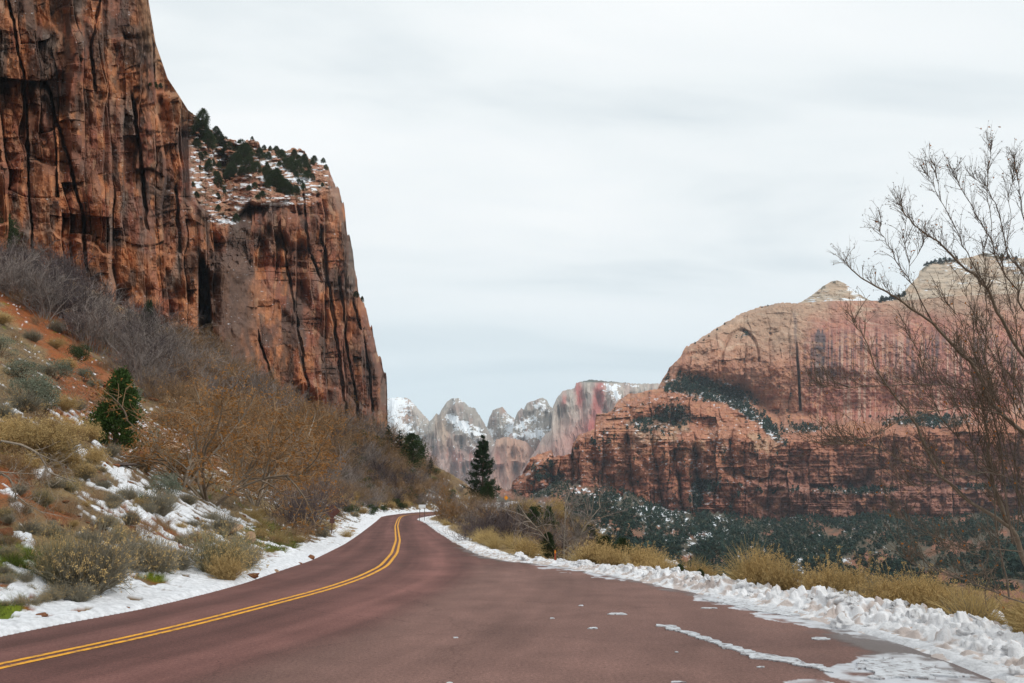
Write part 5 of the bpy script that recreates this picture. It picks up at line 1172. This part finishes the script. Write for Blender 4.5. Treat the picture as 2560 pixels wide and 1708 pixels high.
# --- right of the road
plant_px('rust_thicket', 1118, 1312, 88, 'rounded tan bush behind the white sign at the bend', .66, var=0)
plant_px('tan_tree', 1116, 1312, 92, 'tan bush with pale crooked stems right of the white sign', .5, var=0)
plant_px('brown_thicket', 1140, 1308, 80, 'brown bush right of the tan bush at the bend', .9)
plant_px('pine', 1206, 1276, 166, 'tall dark pine standing alone beyond the bend', 1.04, var=0, rot=0.5, y=104)
plant_px('juniper', 1219, 1268, 44, 'dark bushy juniper at the foot of the tall pine', 1.2, y=99)
plant_px('juniper', 1186, 1262, 30, 'small dark juniper left of the tall pine', 1.0, y=110)
plant_px('juniper', 1334, 1304, 74, 'dark green juniper right of the grey thicket', .95, y=62)
plant_px('juniper', 1372, 1308, 92, 'olive dark juniper behind the bare tree', .62, y=64)
plant_px('juniper', 1296, 1300, 52, 'olive juniper left of the dark green juniper', .85, y=66)
plant_px('juniper', 1370, 1376, 56, 'low green juniper in the golden grass below the bare tree', .95, y=33)
plant_px('bare_tree', 1409, 1388, 220, 'leafless pale stemmed tree beside the snowy shoulder', .95, rot=1.0, y=33)
plant_px('bare_tree', 1432, 1392, 120, 'small leafless sapling right of the pale stemmed tree', .9, rot=2.0, y=32)
for i, (u, v, h_) in enumerate([(1170, 1340, 62), (1205, 1344, 70), (1245, 1352, 82), (1285, 1352, 86), (1310, 1350, 60), (1225, 1326, 60)]):
    plant_px('purple_thicket', u, v, h_, 'purple grey leafless thicket between the shoulder and the pine', 1.0, 'purple thickets right of the road', y=46 + 4 * (i % 3))
for i in range(46):                                                        # straw along the shoulder
    y = math.exp(rng.uniform(math.log(24), math.log(85))); e_ = rng.uniform(1.3, 3.6); x = float(xR(y)) + e_
    kd = ['straw', 'straw', 'gold_brush'][i % 3]
    if pix(x, y, 1.0)[0] < 1085 or vn(y / 2.2, i * 0.0, 97) < -.25: continue
    plant(kd, (x, y, float(gz(x, y, False))), rng.uniform(.5, 1.0), 'golden dry grass along the right shoulder' if kd == 'straw' else 'golden brush among dry grass of the right shoulder', rng.uniform(.9, 1.3), 'dry grasses along the right shoulder' if kd == 'straw' else 'golden brush along the right shoulder')
def plant_top(kind, u, vtop, extra, label, wscale=1.0, group=None):
    """stand a plant behind the snow bank in the direction of pixel column u, its top at row vtop"""
    ys_ = np.linspace(7, 60, 2000); kx, kz = kxz(u, vtop); ok = kx * ys_ - xR(ys_) > np.where(ys_ < 34, Wb(ys_), .9) + extra
    y = float(ys_[np.argmax(ok)]); x = float(kx * y); zg = float(gz(x, y, False))
    return plant(kind, (x, y, zg), max(.3, CAMZ + float(kz) * y - zg) * .97, label, wscale, group)
for (u, v, h_, kd, wv, yv, lab) in [(1490, 1415, 92, 'gold_brush', .9, 27, 'tan upright brush left of the green junipers'), (1530, 1418, 80, 'gold_brush', .9, 26, 'tan brush in front of the green junipers'), (1460, 1412, 70, 'straw', 1, 28, 'pale grass tuft left of the tan upright brush'),
                                (1512, 1400, 60, 'juniper', 1.1, 36, 'green juniper behind the tan brush'), (1555, 1402, 58, 'juniper', 1.2, 35, 'green juniper right of the first one behind the bank'), (1590, 1418, 50, 'juniper', 1.2, 32, 'low green juniper behind the yellow flowered brush'),
                                (1600, 1425, 84, 'gold_brush', .95, 22, 'yellow tipped brush behind the biggest snow block'), (1640, 1430, 64, 'gold_brush', .95, 21.5, 'shorter yellow tipped brush right of the biggest snow block'), (1700, 1432, 24, 'juniper', 1.3, 27, 'low dark juniper behind the pointed snow block'), (1750, 1440, 20, 'juniper', 1.3, 25, 'low dark juniper in the gap behind the snow bank'),
                                (1870, 1478, 140, 'straw', .75, 17.0, 'wind blown pale grass in front of the tall golden brush'), (1900, 1480, 136, 'gold_brush', .8, 16.8, 'tall golden brush with pale heads left of the orange bush'), (1960, 1484, 112, 'gold_brush', .8, 16.5, 'golden brush between the tall clump and the orange bush'), (1845, 1470, 84, 'straw', .8, 17.6, 'thin grass tuft at the left of the tall golden brush'),
                                (2062, 1494, 128, 'gold_brush', .85, 15.5, 'orange golden bush behind the snow bank'), (2110, 1500, 90, 'gold_brush', .9, 15.0, 'golden bush right of the orange one'), (2165, 1512, 84, 'gold_brush', .9, 14.4, 'golden brush with fluffy heads behind the squarish snow block'), (2225, 1518, 92, 'gold_brush', .9, 14.0, 'golden brush with fluffy heads above the rounded snow block')]:
    plant_top(kd, u, v - h_ + 4, .25 if yv < 24 else (.5 if yv < 30 else 2.2), lab, wv)
for i in range(84):
    y = rng.uniform(8.5, 16.5); x = float(xR(y)) + float(Wb(y)) + rng.uniform(.1, 2.2)
    if vn(y / .9, x / 1.2, 98) < -.22: continue
    kd = ['gold_brush', 'straw', 'gold_brush', 'brush', 'gold_brush', 'brush'][i % 6]; nm = {'gold_brush': 'golden brush', 'straw': 'wispy straw grass', 'brush': 'olive brush'}[kd]
    plant(kd, (x, y, float(gz(x, y, False))), rng.uniform(.6, 1.12), nm + ' behind the snow bank under the bare branches', rng.uniform(.6, 1.0), nm + ' under the bare tree')
for i in range(60):
    y = rng.uniform(40, 105); x = float(xR(y)) + rng.uniform(3.0, 6 + (y - 40) * .16)
    kd = ['brown_thicket', 'grey_thicket', 'brown_thicket', 'purple_thicket'][i % 4]
    if pix(x, y, 1.0)[0] < 1100 or 1242 < pix(x, y, 1.0)[0] < 1290 and y > 70: continue
    plant(kd, (x, y, float(gz(x, y, False))), rng.uniform(1.0, 2.2), 'low leafless shrub on the rise right of the bend', rng.uniform(.9, 1.2), 'low shrubs on the rise by the pine')

# thickets past the three hundred that show largest: one mass
def world_of(o):
    m_ = Matrix.LocRotScale(o.location, o.rotation_euler, o.scale)
    return np.array(m_)
bushes = [o for o in col.objects if o.name.startswith('thicket_shrub')]
bushes.sort(key=lambda o: -o.scale[2] / max(o.location.y, 1))
kids = {}
for o in col.objects:
    if o.parent: kids.setdefault(o.parent.name, []).append(o)
VV, FF, II, mats_, nv_ = [], [], [], [], 0
for o in bushes[285:]:
    Mw = world_of(o)
    for c in kids.get(o.name, []):
        me = c.data; a = np.empty(len(me.vertices) * 3, np.float32); me.vertices.foreach_get('co', a); a = a.reshape(-1, 3) @ Mw[:3, :3].T + Mw[:3, 3]
        f = np.empty(len(me.loops), np.int32); me.loops.foreach_get('vertex_index', f)
        if me.materials[0] not in mats_: mats_.append(me.materials[0])
        VV.append(a); FF.append(f.reshape(-1, 4) + nv_); II.append(np.full(len(f) // 4, mats_.index(me.materials[0]))); nv_ += len(a)
        bpy.data.objects.remove(c)
    bpy.data.objects.remove(o)
if VV: add('distant_scrub', make_mesh('distant_scrub', np.concatenate(VV), [np.concatenate(FF)], mats_, np.concatenate(II)), kind='stuff')

# --- the big bare tree at the right edge, limb by limb
LIMBS = [  # (pixel path from foot to tip, depth at foot, depth at tip, radius at foot)
    ([(2640, 1590), (2600, 1480), (2560, 1410), (2538, 1339), (2513, 1292), (2500, 1257), (2484, 1218), (2475, 1179), (2468, 1131), (2471, 1099), (2464, 1060), (2458, 1010)], 11.0, 10.4, .085),
    ([(2530, 1325), (2490, 1295), (2427, 1257), (2379, 1212), (2347, 1180), (2331, 1153), (2315, 1118), (2290, 1064), (2264, 1026), (2232, 984), (2213, 959), (2188, 917), (2170, 860), (2150, 830), (2130, 800)], 10.8, 9.6, .052),
    ([(2650, 1590), (2630, 1300), (2600, 1140), (2560, 1083), (2522, 1054), (2490, 1022), (2465, 994), (2455, 952), (2439, 923), (2411, 892), (2366, 847), (2331, 806), (2280, 775), (2239, 745), (2216, 729), (2178, 710), (2146, 691), (2117, 664), (2108, 648)], 11.0, 10.0, .075),
    ([(2331, 806), (2302, 751), (2283, 716), (2270, 694), (2239, 652), (2229, 627), (2213, 601), (2200, 576), (2203, 557)], 10.4, 10.0, .017),
    ([(2270, 694), (2275, 665), (2264, 627), (2261, 582), (2264, 557)], 10.2, 10.0, .010), ([(2274, 668), (2296, 637), (2308, 612), (2312, 590)], 10.2, 10.0, .008),
    ([(2660, 1590), (2650, 1100), (2600, 940), (2560, 895), (2529, 850), (2503, 799), (2484, 758), (2471, 726), (2439, 688), (2398, 662), (2366, 627), (2347, 605), (2321, 589), (2283, 560), (2264, 538), (2254, 519), (2248, 506)], 11.4, 10.4, .060),
    ([(2471, 726), (2427, 646), (2404, 611), (2382, 557), (2353, 506), (2334, 468), (2321, 442), (2309, 426)], 10.8, 10.4, .017), ([(2350, 500), (2345, 460), (2341, 436), (2337, 413), (2328, 401)], 10.5, 10.4, .008),
    ([(2640, 1000), (2590, 820), (2548, 761), (2545, 729), (2513, 691), (2490, 646), (2478, 601), (2449, 550), (2427, 509), (2398, 464), (2385, 436), (2385, 420)], 11.6, 10.6, .030),
    ([(2478, 601), (2481, 570), (2471, 515), (2468, 468), (2471, 429), (2478, 385), (2478, 372)], 10.8, 10.6, .012),
    ([(2640, 840), (2600, 740), (2560, 684), (2522, 640), (2506, 576), (2487, 506), (2465, 468), (2439, 448), (2425, 440)], 11.8, 11.0, .026),
    ([(2640, 760), (2590, 640), (2554, 531), (2551, 493), (2545, 452), (2538, 420), (2537, 397)], 11.8, 11.2, .020), ([(2560, 684), (2516, 621), (2529, 544), (2519, 490), (2529, 461), (2532, 426)], 11.4, 11.0, .012),
    ([(2600, 1120), (2522, 1048), (2475, 1025), (2411, 1016), (2347, 1026), (2251, 1051), (2188, 1086), (2143, 1108), (2060, 1112)], 10.4, 9.2, .022), ([(2490, 1022), (2465, 990), (2411, 971), (2363, 963), (2283, 962), (2203, 963), (2124, 971), (2060, 968), (2040, 960)], 10.4, 9.4, .020),
    ([(2427, 1257), (2379, 1210), (2331, 1185), (2267, 1159), (2203, 1124), (2156, 1112), (2108, 1108), (2050, 1114)], 10.4, 9.4, .022), ([(2590, 1380), (2500, 1372), (2427, 1376), (2380, 1372), (2331, 1375)], 10.2, 9.6, .016), ([(2450, 1390), (2411, 1372), (2360, 1350), (2315, 1336), (2264, 1304), (2240, 1285)], 10.2, 9.6, .014),
    ([(2640, 1540), (2560, 1505), (2475, 1477), (2411, 1451), (2347, 1429), (2283, 1410), (2264, 1390)], 9.8, 9.2, .022), ([(2560, 1340), (2480, 1350), (2470, 1395), (2455, 1440)], 9.9, 9.8, .010), ([(2520, 1350), (2500, 1400), (2480, 1430), (2470, 1450)], 9.9, 9.8, .009),
    ([(2475, 1179), (2420, 1120), (2380, 1080), (2350, 1040), (2330, 1000), (2310, 940), (2300, 880)], 10.4, 10.0, .018), ([(2455, 952), (2440, 900), (2434, 860), (2433, 820), (2440, 760), (2452, 700)], 10.6, 10.4, .014),
    ([(2600, 1140), (2560, 1010), (2520, 930), (2490, 900), (2465, 850), (2440, 800)], 10.8, 10.4, .022), ([(2600, 1250), (2530, 1200), (2480, 1180), (2420, 1190), (2360, 1200), (2300, 1215), (2250, 1212)], 10.2, 9.6, .014)]
r_ = gen(77)
for i in range(13):                                                        # the thin upright shoots that fill the right edge
    u0, v0 = r_.uniform(2500, 2680), r_.uniform(1250, 1540); u1, v1 = u0 - r_.uniform(20, 330), v0 - r_.uniform(300, 760)
    if v1 < 640: u1 = max(u1, 2440)
    pth = [(lerp(u0, u1, t) + 34 * math.sin(t * 3 + i) * t + r_.normal() * 5, lerp(v0, v1, t ** (.8 + .3 * r_.random()))) for t in np.linspace(0, 1, 9)]
    LIMBS.append((pth, r_.uniform(10.2, 11.4), r_.uniform(9.6, 11.0), r_.uniform(.012, .026)))
bt = thing('bare_tree', 'large leafless tree filling the right edge behind the snow bank', 'tree', tuple(at(2640, 1560, 11.2)))
base = np.array(bt.location)
dens = []
for i, (px, d0, d1, rad) in enumerate(LIMBS):
    br, tw, bd, lf = MB(), MB(), MB(), MB(); tr = br
    P = limb_pts(px, d0, d1) - base
    P = P + np.stack([.012 * vn(np.arange(len(P)) / 2.1, i + k * 7.0, 880 + k) for k in range(3)], 1)
    tube(tr if rad > .045 else br, P[None], np.maximum(np.linspace(1, 0.10, len(P)) ** .9 * rad * .47, .003)[None], 7)
    Ls = np.linalg.norm(np.diff(P, axis=0), axis=1).sum()
    n = int((12 + 3 * (px[-1][1] > 800)) * Ls) + 5
    p1, d1_ = sprout(P[None], n, .45, .55, r_, .22, .99); d1_[:, 1] *= .8
    up = ss(900, 700, np.array(px)[-1, 1])
    c1 = curves(p1, d1_, r_.uniform(.14, .56, len(p1)) * (1 - .42 * up), 5, .5, .2 + .25 * up, r_); tube(br, c1, np.linspace(.0042, .0018, 6)[None] * np.ones((len(p1), 1)), 4)
    p2, d2_ = sprout(c1, 3, .55, .35, r_, .12); c2 = curves(p2, d2_, r_.uniform(.06, .26, len(p2)), 3, .4, .3, r_); ribbon(tw, c2, .0046, r_, .4)
    p3, d3_ = sprout(c2, 2, .6, .3, r_, .2); c3 = curves(p3, d3_, r_.uniform(.03, .10, len(p3)), 2, .4, .3, r_); ribbon(tw, c3, .0034, r_, .4)
    tips = np.concatenate([c1[:, -1], c1[:, 3][::2], c2[:, -1][::3]]); k = len(tips)
    leaves(tw, np.repeat(tips, 3, 0) - .008, rdir(3 * k, .6, r_), r_.uniform(.012, .028, 3 * k), .010, r_)
    j = r_.integers(0, len(c2), 9); leaves(lf, c2[j, -1], rdir(9, -.5, r_), r_.uniform(.025, .045, 9), .022, r_)
    main = rad > .045
    lo_ = add('trunk' if main else 'limb', br.mesh('limb', M['grey_branch' if main else 'branch']), bt)
    for nm, mb_, mt in [('twigs', tw, 'branch'), ('leaves', lf, 'orange_leaf')]: add(nm, mb_.mesh(nm, M[mt]), lo_, kind='stuff')

# ================================================================== TREES FAR AWAY
def blob_trees(P, H, W, r_, nt=16):
    """many small evergreens as ragged clusters of faces; returns vertices and triangles"""
    n = len(P)
    t = r_.uniform(0, 1, (n, nt)); a = r_.uniform(0, 6.283, (n, nt)); rad = W[:, None] * (1 - t) ** .6 * r_.uniform(.3, 1.0, (n, nt)) * .5
    c = np.stack([np.cos(a) * rad, np.sin(a) * rad, t * H[:, None] * .92], -1) + P[:, None]
    s = (H * .26)[:, None, None, None] * r_.normal(size=(n, nt, 3, 3)) * .8
    V = (c[:, :, None] + s).reshape(-1, 3)
    return V, np.arange(len(V)).reshape(-1, 3)
r_ = gen(61)
N_ = 22000
U = r_.uniform(1285, 2620, N_); V_ = rc_base(U) - 26 * np.clip(fbm(U / 32, U * 0, 3, 645) + .15, 0, 1) + r_.uniform(-8, 190, N_)
k = (fbm(U / 40, V_ / 20, 3, 641) + .25 * fbm(U / 200, V_ / 90, 2, 643) + .35 - .55 * blob(U, V_, 2360, 1400, 220, 50) - .3 * blob(U, V_, 1440, 1270, 60, 50)) > r_.uniform(-.5, .75, N_)
k &= ~(inside(U, V_, [(1285, 1240), (1400, 1250), (1440, 1330), (1285, 1330)]) & (r_.random(N_) < .6))
U, V_ = U[k], V_[k]
P = at(U, V_, cs_depth(U[None], V_[None])[0]); H = r_.uniform(3.2, 6.8, len(P)) * (P[:, 1] / 1000) ** .25
P[:, 2] -= .3
order = np.argsort(-H / P[:, 1]); vis = order[V_[order] < rc_base(U[order]) + 150]
solo = vis[:220]; rest = np.setdiff1d(np.arange(len(P)), solo)
far_me = []
for i in range(5):
    q, f = blob_trees(np.zeros((1, 3)), np.ones(1), np.full(1, .9), r_, 46); far_me.append(make_mesh('juniper_tree', q, [f], M['far_juniper'], smooth=False))
for n, i in enumerate(solo):
    o = add('juniper_tree', far_me[n % 5], label='dark juniper among many on the slope below the canyon wall', category='juniper', group='junipers dotted over the slope across the canyon')
    o.location = P[i]; h_ = float(H[i]); o.scale = (h_, h_, h_); o.rotation_euler = (0, 0, r_.uniform(0, 6.28))
pick = r_.random(len(rest))
for a_, b_, mt in [(0, .62, 'far_juniper'), (.62, .86, 'far_juniper_olive'), (.86, 1.01, 'far_scrub')]:
    q_ = rest[(pick >= a_) & (pick < b_)]
    V1, F1 = blob_trees(P[q_], H[q_] * (.6 if mt == 'far_scrub' else 1), H[q_] * .85, r_)
    add('distant_woodland', make_mesh('distant_woodland', V1, [F1], M[mt], smooth=False), kind='stuff')
# scrub on the ledges of the canyon wall
N_ = 70000
U = r_.uniform(1285, 2600, N_); V_ = r_.uniform(760, 1290, N_)
k = (V_ < rc_base(U)) & (V_ > rc_sky(U) + 4) & (rc_tree(U, V_) + .45 * fbm(U / 14, V_ / 9, 3, 651) > r_.uniform(.25, 1.0, N_)) & (rc_tree(U, V_) > .14)
k |= (V_ < rc_base(U)) & (V_ > np.maximum(rc_sky(U) + 6, 950)) & (U < 1980) & (r_.random(N_) < .005)
U, V_ = U[k], V_[k]
P = at(U, V_, rc_depth(U[None], V_[None])[0]); P[:, 1] -= 4; P[:, 2] -= 1.5; H = r_.uniform(4.5, 9.0, len(P))
V1, F1 = blob_trees(P, H, H * .85, r_)
add('ledge_woodland', make_mesh('ledge_woodland', V1, [F1], M['far_juniper'], smooth=False), kind='stuff')
for (u, v, h_, lab) in [(1806, 966, 34, 'tall dark conifer at the top of the canyon wall bench'), (1848, 976, 30, 'dark conifer standing against the foot of the upper canyon wall'), (1879, 990, 22, 'smaller conifer at the right end of the canyon wall bench'), (1700, 975, 16, 'conifer at the left part of the canyon wall bench')]:
    q = at(u, v, float(rc_depth(np.array([[u]]), np.array([[float(v)]]))[0, 0]) - 8)
    plant('small_pine', q, h_ * q[1] / F, lab, 1.2)
for i, (u, v) in enumerate([(1793, 826), (1812, 812), (1772, 842), (1760, 852), (1738, 860), (1905, 770), (1920, 766)]):
    q = at(u, v, float(rc_depth(np.array([[u]]), np.array([[v + 4.0]]))[0, 0]))
    o = add('juniper_tree', far_me[i % 5], label='tiny tree on the skyline of the rounded canyon wall', category='juniper', group='tiny trees on the canyon wall skyline'); o.location = q; s = r_.uniform(4, 6.5); o.scale = (s, s, s * .8)
# boulders below the buttresses
for (u, v, s_, lab) in [(1473, 1275, 13, 'big tan boulder on the wooded slope below the buttresses'), (1423, 1265, 16, 'pale broken boulder at the left of the wooded slope'), (1545, 1325, 10, 'small pale boulder low on the wooded slope'), (1567, 1315, 15, 'brown boulder low on the wooded slope beside the pale one'), (1496, 1298, 8, 'small boulder on the wooded slope below the big tan one'), (1565, 1332, 6, 'smallest pale stone low on the wooded slope')]:
    D_ = float(cs_depth(np.array([[u]]), np.array([[float(v)]]))[0, 0]); q = at(u, v, D_ - 5); s = s_ * D_ / F
    o = add('boulder', lump_mesh('boulder', M['far_boulder'], 870 + s_, rough=.4, flat=.9, blocky=.9), label=lab, category='boulder'); o.location = q; o.scale = (s * .55, s * .5, s * .6)
# trees on the snowy terrace of the left cliff
tp = [(505, 320, 44), (498, 345, 40), (512, 350, 34), (540, 333, 16), (520, 372, 40), (545, 365, 34), (570, 395, 36), (560, 375, 30), (600, 398, 44), (612, 405, 40), (590, 420, 36), (578, 440, 30), (622, 425, 30), (640, 432, 26), (605, 440, 22), (648, 398, 26), (690, 385, 18), (702, 405, 28), (670, 400, 18), (735, 392, 16), (745, 412, 22),
      (760, 415, 26), (728, 430, 34), (742, 440, 36), (716, 425, 26), (785, 405, 14), (765, 448, 18), (690, 470, 44), (700, 480, 36), (680, 465, 34), (712, 485, 32), (725, 490, 26), (668, 455, 26), (740, 488, 22), (758, 478, 18), (545, 470, 26), (520, 430, 24), (575, 450, 26), (500, 400, 18), (490, 370, 22), (532, 415, 16), (660, 440, 20), (655, 495, 16), (675, 378, 12), (660, 376, 12), (630, 350, 8), (590, 555, 18), (545, 530, 16), (770, 432, 20), (808, 408, 12),
      (388, 222, 18), (400, 220, 14), (375, 216, 10), (850, 700, 16), (890, 745, 14), (905, 755, 12)]
tp += [(u_, v_, h_) for u_, v_, h_ in zip(r_.uniform(480, 830, 60), r_.uniform(345, 500, 60), r_.uniform(9, 16, 60)) if lc_terrace(np.array(u_), np.array(v_)) > .6 and v_ > lc_top(u_) + 8]
for i, (u, v, h_) in enumerate(tp):
    D_ = float(lc_depth(np.array([[float(u)]]), np.array([[float(v)]]))[0, 0]); q = at(u, v, D_ - 0.6)
    onled = v < 225 or v > 690
    plant('juniper', q, h_ * (1.2 if v > 300 else 1) * D_ / F, 'small green tree clinging to a ledge of the left cliff' if onled else 'dark green juniper on the snowy terrace of the left cliff', r_.uniform(1.0, 1.5), 'trees clinging to ledges of the left cliff' if onled else 'junipers on the snowy terrace of the left cliff')
# low growth along the domes' rims
for (u, v) in [(2318, 662), (2328, 658), (2338, 656), (2350, 655), (2362, 652), (2376, 651), (2390, 649), (2215, 750), (2228, 748), (2238, 746), (2248, 744), (2205, 752), (2260, 738), (2520, 645), (2540, 647), (2505, 644)]:
    q = at(u, v + 3, 2235 if v < 700 else 1950); o = add('juniper_tree', far_me[u % 5], label='dark tree on the rim of the pale dome', category='juniper', group='dark trees along the rim of the pale domes'); s = r_.uniform(9, 14); o.location = q; o.scale = (s * 1.3, s, s)

# ================================================================== LITTER AND LOW GROWTH
ang = np.radians(az); cell = np.gradient(ang)[None, :] * np.gradient(rr)[:, None] * RR
for nm, mt, n, sel, hh in [('dry_litter', 'brown_twig', 45000, (eL > 1.0) & (snow < .5), (.05, .22)), ('dry_litter', 'grey_brush', 30000, (eL > 1.2) & (snow < .6), (.08, .30)), ('dry_grass', 'straw', 9000, ((eR > 1.1) & (eR < 9) & (gy < 110)) | ((eL > 1.2) & (snow < .2) & (fbm(gx / 3, gy / 3, 2, 90) > .2)), (.10, .35)),
                       ('low_green_growth', 'moss', 16000, (eL > .8) & (snow < .4) & (gr + .7 * ol + .3 * n2_ > .28), (.04, .16))]:
    ok = sel & front & (gu > -60) & (gu < 2620) & (gy < 170)
    w_ = np.where(ok, cell / np.maximum(gy, 6) ** 1.6, 0).ravel(); i = r_.choice(w_.size, n, p=w_ / w_.sum())
    P = np.stack([gx.ravel()[i], gy.ravel()[i], z.ravel()[i] - .01], 1); P[:, :2] += r_.normal(size=(n, 2)) * .05
    mb = MB(); sc_ = np.clip(P[:, 1] / 22, .7, 2.2)
    ribbon(mb, curves(P, rdir(n, .7, r_), r_.uniform(*hh, n) * sc_, 2, .6, -.3, r_), .011 * sc_, r_, .6)
    add(nm, mb.mesh(nm, M[mt]), kind='stuff')

# ================================================================== ROAD SIGNS
def slab(mb, cx, cy, cz, sx, sy, sz):
    v = np.array([[a, b, c] for a in (-.5, .5) for b in (-.5, .5) for c in (-.5, .5)]) * [sx, sy, sz] + [cx, cy, cz]
    mb.put(v, [[0, 1, 3, 2], [4, 6, 7, 5], [0, 4, 5, 1], [2, 3, 7, 6], [0, 2, 6, 4], [1, 5, 7, 3]])
def diamond(mb, cz, half, th):
    h = np.array([[0, -half], [half, 0], [0, half], [-half, 0]]); V = np.array([[x, s * th / 2, cz + z_] for s in (-1, 1) for x, z_ in h])
    mb.put(V, [[0, 1, 2, 3], [7, 6, 5, 4], [0, 4, 5, 1], [1, 5, 6, 2], [2, 6, 7, 3], [3, 7, 4, 0]])
kx, _ = kxz(1055, 1290); y = next(t_ for t_ in np.arange(78.0, 130, .25) if kx * t_ - xR(t_) > .1); x = float(kx * y); zg = float(gz(x, y, False))
t = thing('road_sign', 'small white rectangular sign on two thin posts at the bend', 'sign', (x, y, zg), 0.0)
mb = MB(); slab(mb, 0, 0, 1.55, .74, .02, .32); add('sign_panel', mb.mesh('sign_panel', M['white_metal'], False), t)
for s in (-.25, .25):
    mb = MB(); slab(mb, s, .035, .82, .05, .045, 1.78); add('post', mb.mesh('post', M['post'], False), t)
q = hit(829, 1338)[0]; k = q[1] / F
t = thing('road_sign', 'back of a rusty brown diamond sign with a small plate on a post', 'sign', tuple(q), 0.35)
mb = MB(); diamond(mb, 56 * k, 18 * k, .015); add('sign_panel', mb.mesh('sign_panel', M['rust_metal'], False), t)
mb = MB(); slab(mb, 0, 0, 33 * k, 12 * k, .015, 11 * k); add('sign_plate', mb.mesh('sign_plate', M['rust_metal'], False), t)
mb = MB(); slab(mb, 0, .04, 30 * k, .055, .055, 66 * k); add('post', mb.mesh('post', M['rust_metal'], False), t)
y = 118.0; kx, kz = kxz(1265, 1245); x = float(kx * y); zc = float(CAMZ + kz * y); zg = float(gz(x, y, False))
t = thing('road_sign', 'small orange diamond warning sign beyond the pine', 'sign', (x, y, zg), 0.15)
mb = MB(); diamond(mb, zc - zg, .36, .015); add('sign_panel', mb.mesh('sign_panel', M['orange_metal'], False), t)
mb = MB(); slab(mb, 0, .04, (zc - zg) / 2, .06, .05, zc - zg); add('post', mb.mesh('post', M['post'], False), t)
y = 30.0; kx, _ = kxz(1388, 1392); x = float(kx * y); zg = float(gz(x, y, False))
t = thing('marker_post', 'thin faded red marker post in the golden grass by the shoulder', 'marker post', (x, y, zg))
mb = MB(); slab(mb, 0, 0, .2, .06, .03, .5); add('post', mb.mesh('post', M['red_post'], False), t)
mb = MB(); slab(mb, 0, -.02, .38, .05, .006, .1); add('reflector', mb.mesh('reflector', M['orange_metal'], False), t)

# ================================================================== HAZE
m = bpy.data.materials.new('haze'); m.use_nodes = True
nt = m.node_tree; nt.nodes.clear()
out = nt.nodes.new('ShaderNodeOutputMaterial'); pv = nt.nodes.new('ShaderNodeVolumePrincipled')
pv.inputs['Color'].default_value = (0.74, 0.87, 1.0, 1); pv.inputs['Density'].default_value = HAZE
pv.inputs['Anisotropy'].default_value = 0.0
nt.links.new(pv.outputs[0], out.inputs['Volume'])
V = np.array([[a, b, c] for a in (-8600, 8600) for b in (-8600, 8600) for c in (-330, 1300)], float)
me = make_mesh('haze', V, [np.array([[0, 1, 3, 2], [4, 6, 7, 5], [0, 4, 5, 1], [2, 3, 7, 6], [0, 2, 6, 4], [1, 5, 7, 3]])], m, smooth=False)
add('haze', me, kind='stuff')
